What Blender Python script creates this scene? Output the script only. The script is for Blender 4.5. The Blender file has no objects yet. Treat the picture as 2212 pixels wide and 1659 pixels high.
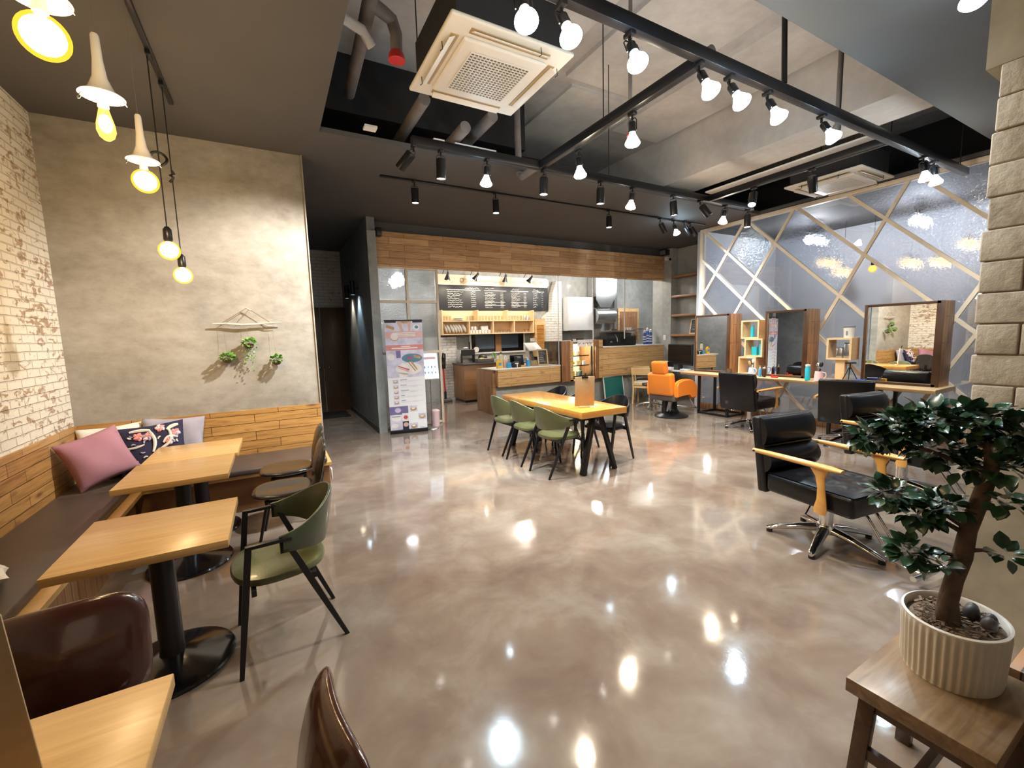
import bpy, bmesh, math, random
from mathutils import Vector, Matrix, Euler
random.seed(7)
R = math.radians
PI = math.pi
C = bpy.context.scene.collection
sc = bpy.context.scene

# ------------------------------------------------------------------ camera, world, exposure
YAW, PIT, ROLL, FPX = R(29.05), R(6.51), R(-1.66), 922.5
fw = Vector((math.sin(YAW)*math.cos(PIT), math.cos(YAW)*math.cos(PIT), -math.sin(PIT)))
r0 = Vector((math.cos(YAW), -math.sin(YAW), 0)); u0 = r0.cross(fw)
rt = r0*math.cos(ROLL) + u0*math.sin(ROLL); up = rt.cross(fw)
cam = bpy.data.cameras.new('camera'); co = bpy.data.objects.new('camera', cam); C.objects.link(co)
co.matrix_world = Matrix(((rt.x, up.x, -fw.x, 0), (rt.y, up.y, -fw.y, 0), (rt.z, up.z, -fw.z, 1.62), (0, 0, 0, 1)))
cam.sensor_fit = 'HORIZONTAL'; cam.sensor_width = 36; cam.lens = FPX/2212*36; cam.clip_start = .02
sc.camera = co
wd = bpy.data.worlds.new('world'); sc.world = wd; wd.use_nodes = True
wd.node_tree.nodes['Background'].inputs[0].default_value = (.55, .6, .7, 1)
wd.node_tree.nodes['Background'].inputs[1].default_value = .03
vs = sc.view_settings
sc.display_settings.display_device = 'sRGB'
vs.view_transform = 'Standard'; vs.look = 'None'; vs.gamma = 1; vs.use_curve_mapping = False
vs.exposure = 1.05
cy = sc.cycles
cy.use_denoising = True
cy.max_bounces = 8; cy.diffuse_bounces = 4; cy.glossy_bounces = 5; cy.transmission_bounces = 8; cy.transparent_max_bounces = 16
cy.sample_clamp_indirect = 4; cy.sample_clamp_direct = 0
cy.caustics_reflective = False; cy.caustics_refractive = False
cy.use_light_tree = True

WARM, COOL, WHITE, AMBER = (1, .85, .66), (.62, .84, 1), (1, .95, .9), (1, .66, .3)
K = 1.0      # lamp brightness of the whole room
CEIL = 3.62

# ------------------------------------------------------------------ materials
MATS = {}
def nt(name):
    m = bpy.data.materials.new(name); m.use_nodes = True
    t = m.node_tree; b = t.nodes['Principled BSDF']
    MATS[name] = m
    return m, t, b
def N(t, typ, **kw):
    n = t.nodes.new(typ)
    for k, v in kw.items():
        if k.startswith('i_'):
            n.inputs[k[2:].replace('_', ' ')].default_value = v
        else: setattr(n, k, v)
    return n
def L(t, a, b): t.links.new(a, b)
def c4(c): return (c[0], c[1], c[2], 1)
def ramp(t, fac, stops):
    r = t.nodes.new('ShaderNodeValToRGB'); e = r.color_ramp.elements
    while len(e) < len(stops): e.new(.5)
    for i, (p, c) in enumerate(stops): e[i].position = p; e[i].color = c4(c)
    L(t, fac, r.inputs[0]); return r.outputs[0]
def coords(t, scale=(1, 1, 1), kind='Object'):
    tc = N(t, 'ShaderNodeTexCoord'); mp = N(t, 'ShaderNodeMapping'); mp.inputs['Scale'].default_value = scale
    L(t, tc.outputs[kind], mp.inputs[0]); return mp.outputs[0]
def noise(t, v, s, d=4, rough=.55, dist=0):
    n = N(t, 'ShaderNodeTexNoise'); n.inputs['Scale'].default_value = s; n.inputs['Detail'].default_value = d
    n.inputs['Roughness'].default_value = rough; n.inputs['Distortion'].default_value = dist
    L(t, v, n.inputs['Vector']); return n.outputs['Fac']
def bump(t, b, h, strength=.3, dist=.01):
    n = N(t, 'ShaderNodeBump'); n.inputs['Strength'].default_value = strength; n.inputs['Distance'].default_value = dist
    L(t, h, n.inputs['Height']); L(t, n.outputs[0], b.inputs['Normal'])
def plain(name, col, rough=.5, metal=0, var=.12, s=6, bmp=0, bs=40, coat=0, spec=None):
    m, t, b = nt(name)
    v = coords(t); f = noise(t, v, s)
    lo = tuple(x*(1-var) for x in col); hi = tuple(min(1, x*(1+var)) for x in col)
    L(t, ramp(t, f, [(.3, lo), (.7, hi)]), b.inputs['Base Color'])
    b.inputs['Roughness'].default_value = rough; b.inputs['Metallic'].default_value = metal
    b.inputs['Coat Weight'].default_value = coat; b.inputs['Coat Roughness'].default_value = .08
    if spec is not None: b.inputs['Specular IOR Level'].default_value = spec
    if bmp: bump(t, b, noise(t, v, bs, 3), bmp, .004)
    return m
def glow(name, col, s):
    m, t, b = nt(name)
    b.inputs['Base Color'].default_value = c4(col); b.inputs['Emission Color'].default_value = c4(col)
    b.inputs['Emission Strength'].default_value = s
    return m
def stops3(a, b, c): return [(.30, a), (.5, b), (.70, c)]
def swz(t, v, order):
    s = N(t, 'ShaderNodeSeparateXYZ'); L(t, v, s.inputs[0]); k = N(t, 'ShaderNodeCombineXYZ')
    for i, o in enumerate(order):
        if o is not None: L(t, s.outputs['XYZ'.index(o)], k.inputs[i])
    return k.outputs[0]
def mixc(t, fac, a, b, mode='MIX'):
    m = N(t, 'ShaderNodeMix', data_type='RGBA', blend_type=mode)
    if isinstance(fac, (int, float)): m.inputs[0].default_value = fac
    else: L(t, fac, m.inputs[0])
    for i, x in ((6, a), (7, b)):
        if isinstance(x, tuple): m.inputs[i].default_value = c4(x)
        else: L(t, x, m.inputs[i])
    return m.outputs[2]
def concrete(name, a, b, c, rough=.75, s=1.3, bmp=.25, st=(1, 1, 1)):
    m, t, bs = nt(name); v = coords(t, st)
    f1 = noise(t, v, s, 6, .6, .6); f2 = noise(t, v, s*7, 5, .65)
    col = mixc(t, .35, ramp(t, f1, stops3(a, b, c)), ramp(t, f2, stops3(a, b, c)))
    L(t, col, bs.inputs['Base Color']); bs.inputs['Roughness'].default_value = rough
    bump(t, bs, f2, bmp, .01); return m
def planks(name, order, bw, bh, c1, c2, dark, rough=.5, knots=True, gs=1.0, coat=0):
    m, t, b = nt(name); v = swz(t, coords(t), order)
    br = N(t, 'ShaderNodeTexBrick'); br.offset = .37; br.offset_frequency = 2; br.squash = 1
    for k, x in (('Color1', c1), ('Color2', c2), ('Mortar', tuple(q*.35 for q in dark))): br.inputs[k].default_value = c4(x)
    br.inputs['Scale'].default_value = 1; br.inputs['Mortar Size'].default_value = .003; br.inputs['Mortar Smooth'].default_value = .2
    br.inputs['Bias'].default_value = 0; br.inputs['Brick Width'].default_value = bw; br.inputs['Row Height'].default_value = bh
    L(t, v, br.inputs['Vector'])
    mp = N(t, 'ShaderNodeMapping'); mp.inputs['Scale'].default_value = (1.6*gs, 26*gs, 1); L(t, v, mp.inputs[0])
    g = noise(t, mp.outputs[0], 1.5, 6, .65, 1.2)
    col = mixc(t, .6, br.outputs['Color'], ramp(t, g, [(.3, dark), (.55, (1, 1, 1)), (.8, (1, 1, 1))]), 'MULTIPLY')
    if knots:
        mp2 = N(t, 'ShaderNodeMapping'); mp2.inputs['Scale'].default_value = (2.2, 6.5, 1); L(t, v, mp2.inputs[0])
        vo = N(t, 'ShaderNodeTexVoronoi'); vo.inputs['Scale'].default_value = 1; L(t, mp2.outputs[0], vo.inputs['Vector'])
        kf = ramp(t, vo.outputs['Distance'], [(.05, (0, 0, 0)), (.19, (1, 1, 1))])
        col = mixc(t, .8, col, mixc(t, 1.0, dark, (1, 1, 1), 'MIX') if False else kf, 'MULTIPLY') if False else mixc(t, kf, dark, col)
    L(t, col, b.inputs['Base Color']); b.inputs['Roughness'].default_value = rough
    b.inputs['Coat Weight'].default_value = coat; b.inputs['Coat Roughness'].default_value = .15
    bump(t, b, br.outputs['Fac'], -.4, .004); return m
def wood(name, c1, c2, axis=(1.2, 14, 14), rough=.4, coat=.1, s=1.6):
    m, t, b = nt(name); v = coords(t, axis)
    g = noise(t, v, s, 5, .6, .9)
    L(t, ramp(t, g, [(.3, c1), (.7, c2)]), b.inputs['Base Color'])
    b.inputs['Roughness'].default_value = rough; b.inputs['Coat Weight'].default_value = coat; b.inputs['Coat Roughness'].default_value = .2
    bump(t, b, g, .08, .002); return m
def brick(name, order, paint, paint2, bare, mortar, bw=.21, bh=.065, chips=.62, bstr=.9):
    m, t, b = nt(name); v = swz(t, coords(t), order)
    wob = noise(t, v, 9, 3)
    ad = N(t, 'ShaderNodeMix', data_type='VECTOR'); ad.inputs[0].default_value = .012
    L(t, v, ad.inputs[4]); nz = N(t, 'ShaderNodeTexNoise'); nz.inputs['Scale'].default_value = 7; L(t, v, nz.inputs['Vector']); L(t, nz.outputs['Color'], ad.inputs[5])
    br = N(t, 'ShaderNodeTexBrick'); br.offset = .5
    br.inputs['Color1'].default_value = c4(paint); br.inputs['Color2'].default_value = c4(paint2); br.inputs['Mortar'].default_value = c4(mortar)
    br.inputs['Scale'].default_value = 1; br.inputs['Mortar Size'].default_value = .006; br.inputs['Mortar Smooth'].default_value = .6
    br.inputs['Brick Width'].default_value = bw; br.inputs['Row Height'].default_value = bh
    L(t, ad.outputs[1], br.inputs['Vector'])
    mp = N(t, 'ShaderNodeMapping'); mp.inputs['Scale'].default_value = (9, 15, 1); L(t, v, mp.inputs[0])
    ch = noise(t, mp.outputs[0], 1, 4, .6, .8); big = noise(t, v, 1.7, 2)
    mu = N(t, 'ShaderNodeMath', operation='MULTIPLY_ADD'); mu.inputs[1].default_value = .35; L(t, big, mu.inputs[0]); L(t, ch, mu.inputs[2])
    fac = ramp(t, mu.outputs[0], [(chips+.13, (0, 0, 0)), (chips+.19, (1, 1, 1))])
    L(t, mixc(t, fac, br.outputs['Color'], bare), b.inputs['Base Color']); b.inputs['Roughness'].default_value = .8
    ma = N(t, 'ShaderNodeMath', operation='MULTIPLY_ADD'); ma.inputs[1].default_value = -1.2; L(t, br.outputs['Fac'], ma.inputs[0]); L(t, wob, ma.inputs[2])
    bump(t, b, ma.outputs[0], bstr, .012); return m
def thin_glass(name, tint=(.93, .96, .98), rough=.0, bscale=0, bstr=0, refr=0, ior=1.45, mul=1.0):
    m, t, b = nt(name); t.nodes.remove(b); out = t.nodes['Material Output']
    tr = N(t, 'ShaderNodeBsdfTransparent'); tr.inputs[0].default_value = c4(tint)
    gl = N(t, 'ShaderNodeBsdfGlossy'); gl.inputs['Roughness'].default_value = rough
    lw = N(t, 'ShaderNodeLayerWeight'); lw.inputs['Blend'].default_value = .5
    pw = N(t, 'ShaderNodeMath', operation='POWER'); pw.inputs[1].default_value = 5; L(t, lw.outputs['Facing'], pw.inputs[0])
    fr = N(t, 'ShaderNodeMath', operation='MULTIPLY_ADD'); fr.inputs[1].default_value = .9; fr.inputs[2].default_value = .045; L(t, pw.outputs[0], fr.inputs[0])
    body = tr.outputs[0]; nrm = None
    if bscale:
        h = noise(t, coords(t), bscale, 2, .5)
        bu = N(t, 'ShaderNodeBump'); bu.inputs['Strength'].default_value = bstr; bu.inputs['Distance'].default_value = .01; L(t, h, bu.inputs['Height']); nrm = bu.outputs[0]
        L(t, nrm, gl.inputs['Normal'])
        rf = N(t, 'ShaderNodeBsdfRefraction'); rf.inputs['IOR'].default_value = 1.12; rf.inputs['Roughness'].default_value = .08; rf.inputs['Color'].default_value = c4(tint); L(t, nrm, rf.inputs['Normal'])
        mx = N(t, 'ShaderNodeMixShader'); mx.inputs[0].default_value = refr; L(t, tr.outputs[0], mx.inputs[1]); L(t, rf.outputs[0], mx.inputs[2]); body = mx.outputs[0]
    mm = N(t, 'ShaderNodeMath', operation='MULTIPLY'); mm.inputs[1].default_value = mul; mm.use_clamp = True; L(t, fr.outputs[0], mm.inputs[0])
    ms = N(t, 'ShaderNodeMixShader'); L(t, mm.outputs[0], ms.inputs[0]); L(t, body, ms.inputs[1]); L(t, gl.outputs[0], ms.inputs[2])
    L(t, ms.outputs[0], out.inputs[0]); return m

# floor: worn, sealed and polished screed
def floor_mat():
    m, t, b = nt('polished screed'); v = coords(t)
    f1 = noise(t, v, .7, 5, .6, .5); f2 = noise(t, v, 2.3, 5, .6, .35); f3 = noise(t, v, 14, 4)
    a = ramp(t, f1, [(.32, (.145, .10, .078)), (.46, (.21, .155, .122)), (.56, (.25, .20, .16)), (.7, (.33, .29, .245))])
    c = ramp(t, f2, [(.3, (.135, .092, .074)), (.5, (.23, .178, .14)), (.68, (.35, .31, .262))])
    L(t, mixc(t, .5, a, c), b.inputs['Base Color'])
    L(t, ramp(t, f2, [(.3, (.05,)*3), (.7, (.12,)*3)]), b.inputs['Roughness'])
    b.inputs['Specular IOR Level'].default_value = .55
    b.inputs['Coat Weight'].default_value = .35; b.inputs['Coat Roughness'].default_value = .07
    bump(t, b, f2, .06, .02); return m
M = {}
M['floor'] = floor_mat()
M['conc'] = concrete('troweled concrete plaster', (.185, .163, .128), (.33, .30, .25), (.44, .41, .36), .8, 1.3, .25, (.8, .8, 1.3))
M['conc_grey'] = concrete('grey cement plaster', (.22, .225, .215), (.33, .335, .32), (.45, .45, .43), .8, 1.1)
M['conc_dark'] = concrete('dark cement plaster', (.13, .14, .15), (.2, .21, .22), (.27, .28, .29), .8, 1.2)
M['slab'] = concrete('raw slab concrete', (.40, .40, .42), (.60, .60, .62), (.74, .74, .77), .85, .9, .4)
M['slab2'] = concrete('pale slab concrete', (.60, .60, .62), (.74, .74, .76), (.86, .86, .88), .85, 1.3, .4)
M['ceil'] = plain('charcoal ceiling paint', (.088, .084, .085), .75, var=.05, s=2)
M['plenum'] = plain('black ceiling void paint', (.022, .022, .026), .8, var=.1)
M['bluewall'] = plain('blue grey paint', (.47, .48, .51), .7, var=.05, s=1.5)
M['brickw'] = brick('whitewashed brick left', ('Y', 'Z', None), (.70, .64, .53), (.66, .6, .49), (.36, .25, .16), (.60, .54, .44), .2, .066, .60)
M['brickp'] = concrete('worn whitewashed block', (.15, .115, .085), (.36, .305, .235), (.44, .385, .305), .85, 2.6, .7)
M['brickk'] = brick('white kitchen brick', ('X', 'Z', None), (.8, .77, .72), (.74, .71, .66), (.35, .27, .2), (.55, .52, .48), .22, .07, .68)
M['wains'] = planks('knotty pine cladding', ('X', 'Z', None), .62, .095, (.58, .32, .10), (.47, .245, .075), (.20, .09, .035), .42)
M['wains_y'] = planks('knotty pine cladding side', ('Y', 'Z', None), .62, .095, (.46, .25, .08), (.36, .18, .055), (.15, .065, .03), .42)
M['hdr'] = planks('brown pine header', ('X', 'Z', None), .72, .116, (.80, .52, .28), (.56, .33, .16), (.42, .23, .11), .5)
M['counter'] = planks('light knotty pine panel', ('X', 'Z', None), 2.6, .125, (.72, .47, .22), (.62, .38, .165), (.36, .19, .08), .45)
M['dkwood'] = planks('walnut stained boards', ('Z', 'Y', None), .9, .09, (.36, .185, .085), (.27, .13, .055), (.12, .055, .025), .4, False)
M['dkwood_x'] = planks('walnut stained boards side', ('Z', 'X', None), .9, .09, (.36, .175, .08), (.27, .125, .055), (.12, .055, .025), .4, False)
M['top'] = wood('honey oak tabletop', (.52, .30, .105), (.66, .41, .165), (1.5, 16, 16), .32, .25)
M['ctop'] = wood('orange lacquer tabletop', (.66, .28, .05), (.76, .35, .075), (1, 8, 8), .12, .8)
M['desk'] = wood('live edge ash slab', (.60, .40, .20), (.76, .56, .33), (10, 1, 10), .35, .2)
M['pine'] = wood('pale pine box', (.72, .50, .27), (.80, .60, .36), (1, 8, 8), .5, 0)
M['lat'] = wood('pale timber lattice', (.74, .61, .46), (.84, .74, .60), (3, 3, 3), .55, 0)
M['stool'] = wood('dark oak stool', (.05, .026, .013), (.095, .052, .026), (2, 14, 14), .4, .15)  # dark oak, darkened further for the shade on the stool's front
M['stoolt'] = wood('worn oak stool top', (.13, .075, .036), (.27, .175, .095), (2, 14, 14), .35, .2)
M['armw'] = wood('varnished beech armrest', (.60, .28, .055), (.70, .36, .09), (6, 2, 6), .25, .5)
M['beech'] = wood('pale beech chair', (.62, .42, .2), (.72, .52, .28), (4, 4, 2), .4, .2)
M['drift'] = wood('driftwood', (.52, .42, .32), (.68, .58, .46), (2, 12, 12), .8, 0)
M['mdf'] = plain('brown hardboard', (.42, .29, .165), .55, var=.06, s=30)
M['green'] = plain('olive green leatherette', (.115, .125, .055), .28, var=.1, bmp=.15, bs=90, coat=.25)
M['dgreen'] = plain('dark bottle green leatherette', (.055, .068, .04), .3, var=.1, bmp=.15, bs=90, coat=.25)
M['black_l'] = plain('black leather', (.005, .005, .0065), .3, var=.2, bmp=.2, bs=70, coat=.12, spec=.35)
M['cocoa'] = plain('dark brown glossy leather', (.030, .021, .016), .24, var=.2, bmp=.3, bs=35, coat=.35)
M['oxblood'] = plain('oxblood glossy leather', (.055, .018, .012), .2, var=.2, bmp=.15, bs=60, coat=.5)
M['orange'] = plain('orange leatherette', (.82, .24, .025), .32, var=.05, bmp=.1, bs=80, coat=.25)
M['taupe'] = plain('taupe vinyl shell', (.10, .085, .08), .45)
M['bench'] = plain('brown vinyl bench pad', (.070, .050, .040), .42, var=.12, bmp=.1, bs=60)
M['steel'] = plain('black powder coated steel', (.012, .012, .015), .33, metal=.2, var=.1)
M['gloss'] = plain('glossy black cast iron', (.012, .012, .015), .16, metal=.3, var=.1, coat=.3)
M['chrome'] = plain('polished chrome', (.78, .78, .8), .08, metal=1, var=.02)
M['inox'] = plain('brushed stainless steel', (.58, .58, .58), .25, metal=1, var=.06)
M['blackp'] = plain('black plastic', (.014, .014, .016), .38)
M['whitep'] = plain('white plastic', (.78, .77, .74), .4, var=.03)
M['acw'] = plain('off white air conditioner plastic', (.78, .755, .72), .45, var=.03)
M['acdark'] = plain('grey air filter mesh', (.16, .145, .14), .7)
M['acflap'] = plain('tan louvre interior', (.42, .29, .15), .6)
M['ceramic'] = plain('white glazed ceramic', (.82, .8, .76), .15, var=.03, coat=.3)
M['pot'] = plain('matt ivory ceramic', (.60, .56, .49), .55, var=.06, s=12)
M['paper'] = plain('white paper', (.88, .88, .91), .7, var=.02)
M['poster'] = plain('lavender white poster print', (.84, .85, .92), .45, var=.05, s=3)
M['lilac'] = plain('lilac print', (.66, .63, .78), .45, var=.25, s=6)
M['purple'] = plain('violet print', (.20, .17, .36), .45, var=.2, s=8)
M['coral'] = plain('coral print band', (.72, .27, .25), .45, var=.06)
M['pinkband'] = plain('faded pink print', (.74, .45, .44), .45, var=.1)
M['skin'] = plain('printed flour dusted arms', (.66, .42, .36), .5)
M['cake'] = plain('printed sponge cake', (.52, .31, .14), .5, var=.2, s=20)
M['cream'] = plain('printed cream', (.86, .80, .78), .5)
M['berry'] = plain('printed berry', (.62, .08, .12), .5)
M['teal'] = plain('teal print', (.10, .25, .36), .5)
M['ink'] = plain('grey print ink', (.25, .25, .3), .6)
M['navy'] = plain('near black print', (.02, .02, .05), .5)
M['cyan'] = plain('turquoise packaging', (.02, .50, .66), .3, var=.04)
M['blue'] = plain('clear blue gel', (.06, .35, .75), .2, var=.04)
M['royal'] = plain('royal blue plastic', (.03, .09, .45), .3)
M['pink'] = plain('pale pink plastic', (.85, .60, .64), .4, var=.03)
M['red'] = plain('red plastic', (.62, .03, .03), .35)
M['yellow'] = plain('yellow packaging', (.85, .5, .03), .4)
M['amberb'] = plain('brown bottle', (.06, .025, .012), .15, coat=.4)
M['chalk'] = plain('white chalk', (.80, .80, .78), .9)
M['slate'] = plain('black chalkboard', (.022, .024, .028), .55, var=.3, s=3)
M['gboard'] = plain('green chalkboard', (.012, .145, .13), .6, var=.1)
M['screen'] = plain('switched off screen', (.004, .004, .006), .12)
M['plum'] = plain('dusty rose linen', (.36, .165, .20), .85, bmp=.5, bs=260, var=.08)
M['greyc'] = plain('lavender grey cotton', (.34, .31, .36), .9, bmp=.4, bs=260)
M['creamc'] = plain('cream cotton', (.72, .68, .58), .9, bmp=.4, bs=260)
M['brownc'] = plain('brown cotton', (.10, .075, .05), .9, bmp=.4, bs=260)
M['navyc'] = plain('midnight blue cotton', (.018, .015, .045), .85, bmp=.4, bs=260)
M['leaf'] = plain('glossy ficus leaves', (.03, .075, .04), .28, var=.45, s=9, coat=.25)
M['leaf2'] = plain('bright small leaves', (.16, .34, .05), .5, var=.4, s=20)
M['bark'] = plain('ficus bark', (.10, .06, .04), .8, var=.35, s=25, bmp=.8, bs=40)
M['soil'] = plain('wood chip mulch', (.16, .11, .075), .9, var=.5, s=60, bmp=1, bs=80)
M['stone'] = plain('dark pebbles', (.07, .06, .065), .5, var=.35, s=20)
M['rope'] = plain('jute string', (.20, .13, .08), .9)
M['duct'] = plain('grey painted pipe', (.22, .2, .2), .6, var=.15)
M['wire'] = plain('black cable', (.01, .01, .01), .5)
M['mirror'] = plain('mirror glass', (.9, .92, .92), .0, metal=1, var=0)
M['glass'] = thin_glass('clear window glass', (.93, .95, .965), 0, mul=3.0)
M['kglass'] = thin_glass('clear counter glass', (.97, .98, .98), 0, mul=.9)
M['hglass'] = thin_glass('hammered glass', (.84, .88, .93), .04, 30, 1.0, .6, mul=2.4)
M['tumbler'] = thin_glass('thin drinking glass', (.93, .93, .92), .02, mul=2.5)
M['frame'] = planks('chestnut mirror frame', ('Z', 'X', None), .9, .09, (.52, .28, .13), (.40, .20, .09), (.2, .09, .04), .4, False)
M['door'] = wood('brown veneer door', (.10, .055, .03), (.16, .09, .05), (8, 8, 1), .4, .1)
M['hoodw'] = plain('white enamel panel', (.70, .71, .74), .35, var=.03)
M['tilegrey'] = planks('pale grey tiles', ('X', 'Z', None), .3, .15, (.6, .58, .54), (.56, .54, .5), (.7, .7, .7), .3, False)
M['mat'] = plain('black rubber mat', (.01, .01, .011), .8)
def amber_glass(name, col, s):
    m, t, b = nt(name); t.nodes.remove(b); out = t.nodes['Material Output']
    tr = N(t, 'ShaderNodeBsdfTransparent'); em = N(t, 'ShaderNodeEmission'); em.inputs[0].default_value = c4(col); em.inputs[1].default_value = s
    mx = N(t, 'ShaderNodeMixShader'); mx.inputs[0].default_value = .6; L(t, tr.outputs[0], mx.inputs[1]); L(t, em.outputs[0], mx.inputs[2]); L(t, mx.outputs[0], out.inputs[0]); return m
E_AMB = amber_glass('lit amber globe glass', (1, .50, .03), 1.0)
E_AMB2 = amber_glass('lit filament bulb glass', (1, .52, .10), 1.2)
E_FAR = glow('added reflection globe glow', (1, .62, .18), 1.6)  # glow inside the globes added to imitate pendant reflections
E_FIL = glow('white hot filament', (1, .88, .6), 30)
E_WARM = glow('warm lamp lens', (1, .85, .62), 38)
E_COOL = glow('cool lamp lens', (.62, .86, 1), 42)
E_WHITE = glow('white lamp lens', (1, .95, .88), 9)
E_SHELF = glow('display light strip', (1, .9, .6), 6)
E_SIGN = glow('screen of tilted menu display', (.72, .86, 1), .5)

# ------------------------------------------------------------------ mesh builder
class MB:
    def __init__(s): s.bm = bmesh.new(); s.M = Matrix()
    def _v(s, p): return s.bm.verts.new(s.M @ Vector(p))
    def box(s, c, d, rot=None, bev=0, seg=2):
        b = bmesh.new(); bmesh.ops.create_cube(b, size=1)
        for v in b.verts: v.co = Vector((v.co.x*d[0], v.co.y*d[1], v.co.z*d[2]))
        if bev: bmesh.ops.bevel(b, geom=list(b.edges), offset=min(bev, min(d)*.49), segments=seg, profile=.5, affect='EDGES')
        m = Matrix.Translation(c)
        if rot: m = m @ (rot if isinstance(rot, Matrix) else Euler(rot).to_matrix().to_4x4())
        bmesh.ops.transform(b, matrix=s.M @ m, verts=b.verts)
        me = bpy.data.meshes.new('t'); b.to_mesh(me); b.free(); s.bm.from_mesh(me); bpy.data.meshes.remove(me); return s
    def span(s, a, b, bev=0, seg=2):
        return s.box([(a[i]+b[i])/2 for i in range(3)], [abs(b[i]-a[i]) for i in range(3)], None, bev, seg)
    def bar(s, p, q, w, h, bev=0, upv=(0, 0, 1)):
        p, q = Vector(p), Vector(q); d = (q-p); l = d.length; z = d.normalized(); u = Vector(upv)
        if abs(z.dot(u)) > .98: u = Vector((1, 0, 0))
        x = u.cross(z).normalized(); y = z.cross(x)
        r = Matrix((x, y, z)).transposed().to_4x4()
        return s.box((p+q)/2, (w, h, l), r, bev)
    def ring(s, pts): return [s._v(p) for p in pts]
    def skin(s, rings, closed_u=True, cap0=True, cap1=True, closed_v=False):
        n = len(rings[0]); k = len(rings)
        for i in range(k if closed_v else k-1):
            a, b = rings[i], rings[(i+1) % k]
            for j in range(n if closed_u else n-1):
                try: s.bm.faces.new((a[j], a[(j+1) % n], b[(j+1) % n], b[j]))
                except ValueError: pass
        if not closed_v and closed_u:
            if cap0:
                try: s.bm.faces.new(rings[0][::-1])
                except ValueError: pass
            if cap1:
                try: s.bm.faces.new(rings[-1])
                except ValueError: pass
        return s
    def tube(s, pts, r, n=10, closed=False):
        pts = [Vector(p) for p in pts]; k = len(pts); rs = r if isinstance(r, (list, tuple)) else [r]*k
        rings = []; u = None
        for i, p in enumerate(pts):
            if closed: d = pts[(i+1) % k]-pts[i-1]
            else: d = pts[min(i+1, k-1)]-pts[max(i-1, 0)]
            d = d.normalized()
            if u is None:
                u = d.orthogonal().normalized()
            u = (u-d*u.dot(d)).normalized(); w = d.cross(u)
            rings.append(s.ring([p+(u*math.cos(2*PI*j/n)+w*math.sin(2*PI*j/n))*rs[i] for j in range(n)]))
        return s.skin(rings, True, True, True, closed)
    def cyl(s, p, q, r, r2=None, n=20): return s.tube([p, q], [r, r if r2 is None else r2], n)
    def lathe(s, prof, c=(0, 0, 0), n=24, sx=1, sy=1, cap=True):
        c = Vector(c)
        rings = [s.ring([c+Vector((max(r, 1e-4)*math.cos(2*PI*j/n)*sx, max(r, 1e-4)*math.sin(2*PI*j/n)*sy, z)) for j in range(n)]) for r, z in prof]
        return s.skin(rings, True, cap, cap)
    def ball(s, c, r, sc_=(1, 1, 1), n=16):
        k = n//2
        prof = [(math.sin(PI*i/k)*r, -math.cos(PI*i/k)*r*sc_[2]) for i in range(k+1)]
        return s.lathe(prof, c, n, sc_[0], sc_[1])
    def prism(s, poly, a, b, f):
        """poly: 2D points; f(u, v, w) -> 3D; extruded from w=a to w=b"""
        return s.skin([s.ring([f(u, v, a) for u, v in poly]), s.ring([f(u, v, b) for u, v in poly])])
    def surf(s, fn, nu, nv, cu=False, cv=False):
        rows = [s.ring([fn(j/(nu if cu else nu-1), i/(nv if cv else nv-1)) for j in range(nu)]) for i in range(nv)]
        return s.skin(rows, cu, False, False, cv)
    def shell(s, fn, nu, nv, th):
        """open surface fn(u, v) given thickness th along its own normal, rims closed"""
        def P(u, v): return Vector(fn(u, v))
        def nrm(u, v):
            e = 1e-3; a = P(min(u+e, 1), v)-P(max(u-e, 0), v); b = P(u, min(v+e, 1))-P(u, max(v-e, 0))
            c = a.cross(b); return c.normalized() if c.length > 1e-12 else Vector((0, 0, 1))
        def path(v, off): return [(j/(nu-1), v, off) for j in range(nu)]
        rows = []
        for i in range(nv):
            v = i/(nv-1); t = th(v) if callable(th) else th
            rows.append([(j/(nu-1), v, t/2) for j in range(nu)] + [(j/(nu-1), v, -t/2) for j in range(nu-1, -1, -1)])
        rings = [s.ring([P(u, v)+nrm(u, v)*o for u, v, o in row]) for row in rows]
        s.skin(rings, True, False, False)
        for q in (rings[0], rings[-1]):
            for j in range(nu-1): s.bm.faces.new((q[j], q[j+1], q[2*nu-2-j], q[2*nu-1-j]))
        return s
    def build(s, name, mat, parent=None, ang=38, loc=None, rot=None):
        bmesh.ops.recalc_face_normals(s.bm, faces=s.bm.faces)
        ca = R(ang)
        for f in s.bm.faces: f.smooth = True
        for e in s.bm.edges:
            e.smooth = len(e.link_faces) == 2 and e.calc_face_angle(0) < ca
        me = bpy.data.meshes.new(name); s.bm.to_mesh(me); s.bm.free()
        me.materials.append(mat)
        o = bpy.data.objects.new(name, me); C.objects.link(o)
        if parent: o.parent = parent
        if loc: o.location = loc
        if rot: o.rotation_euler = rot
        return o
    def subsurf(s, n=1): return s

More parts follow.
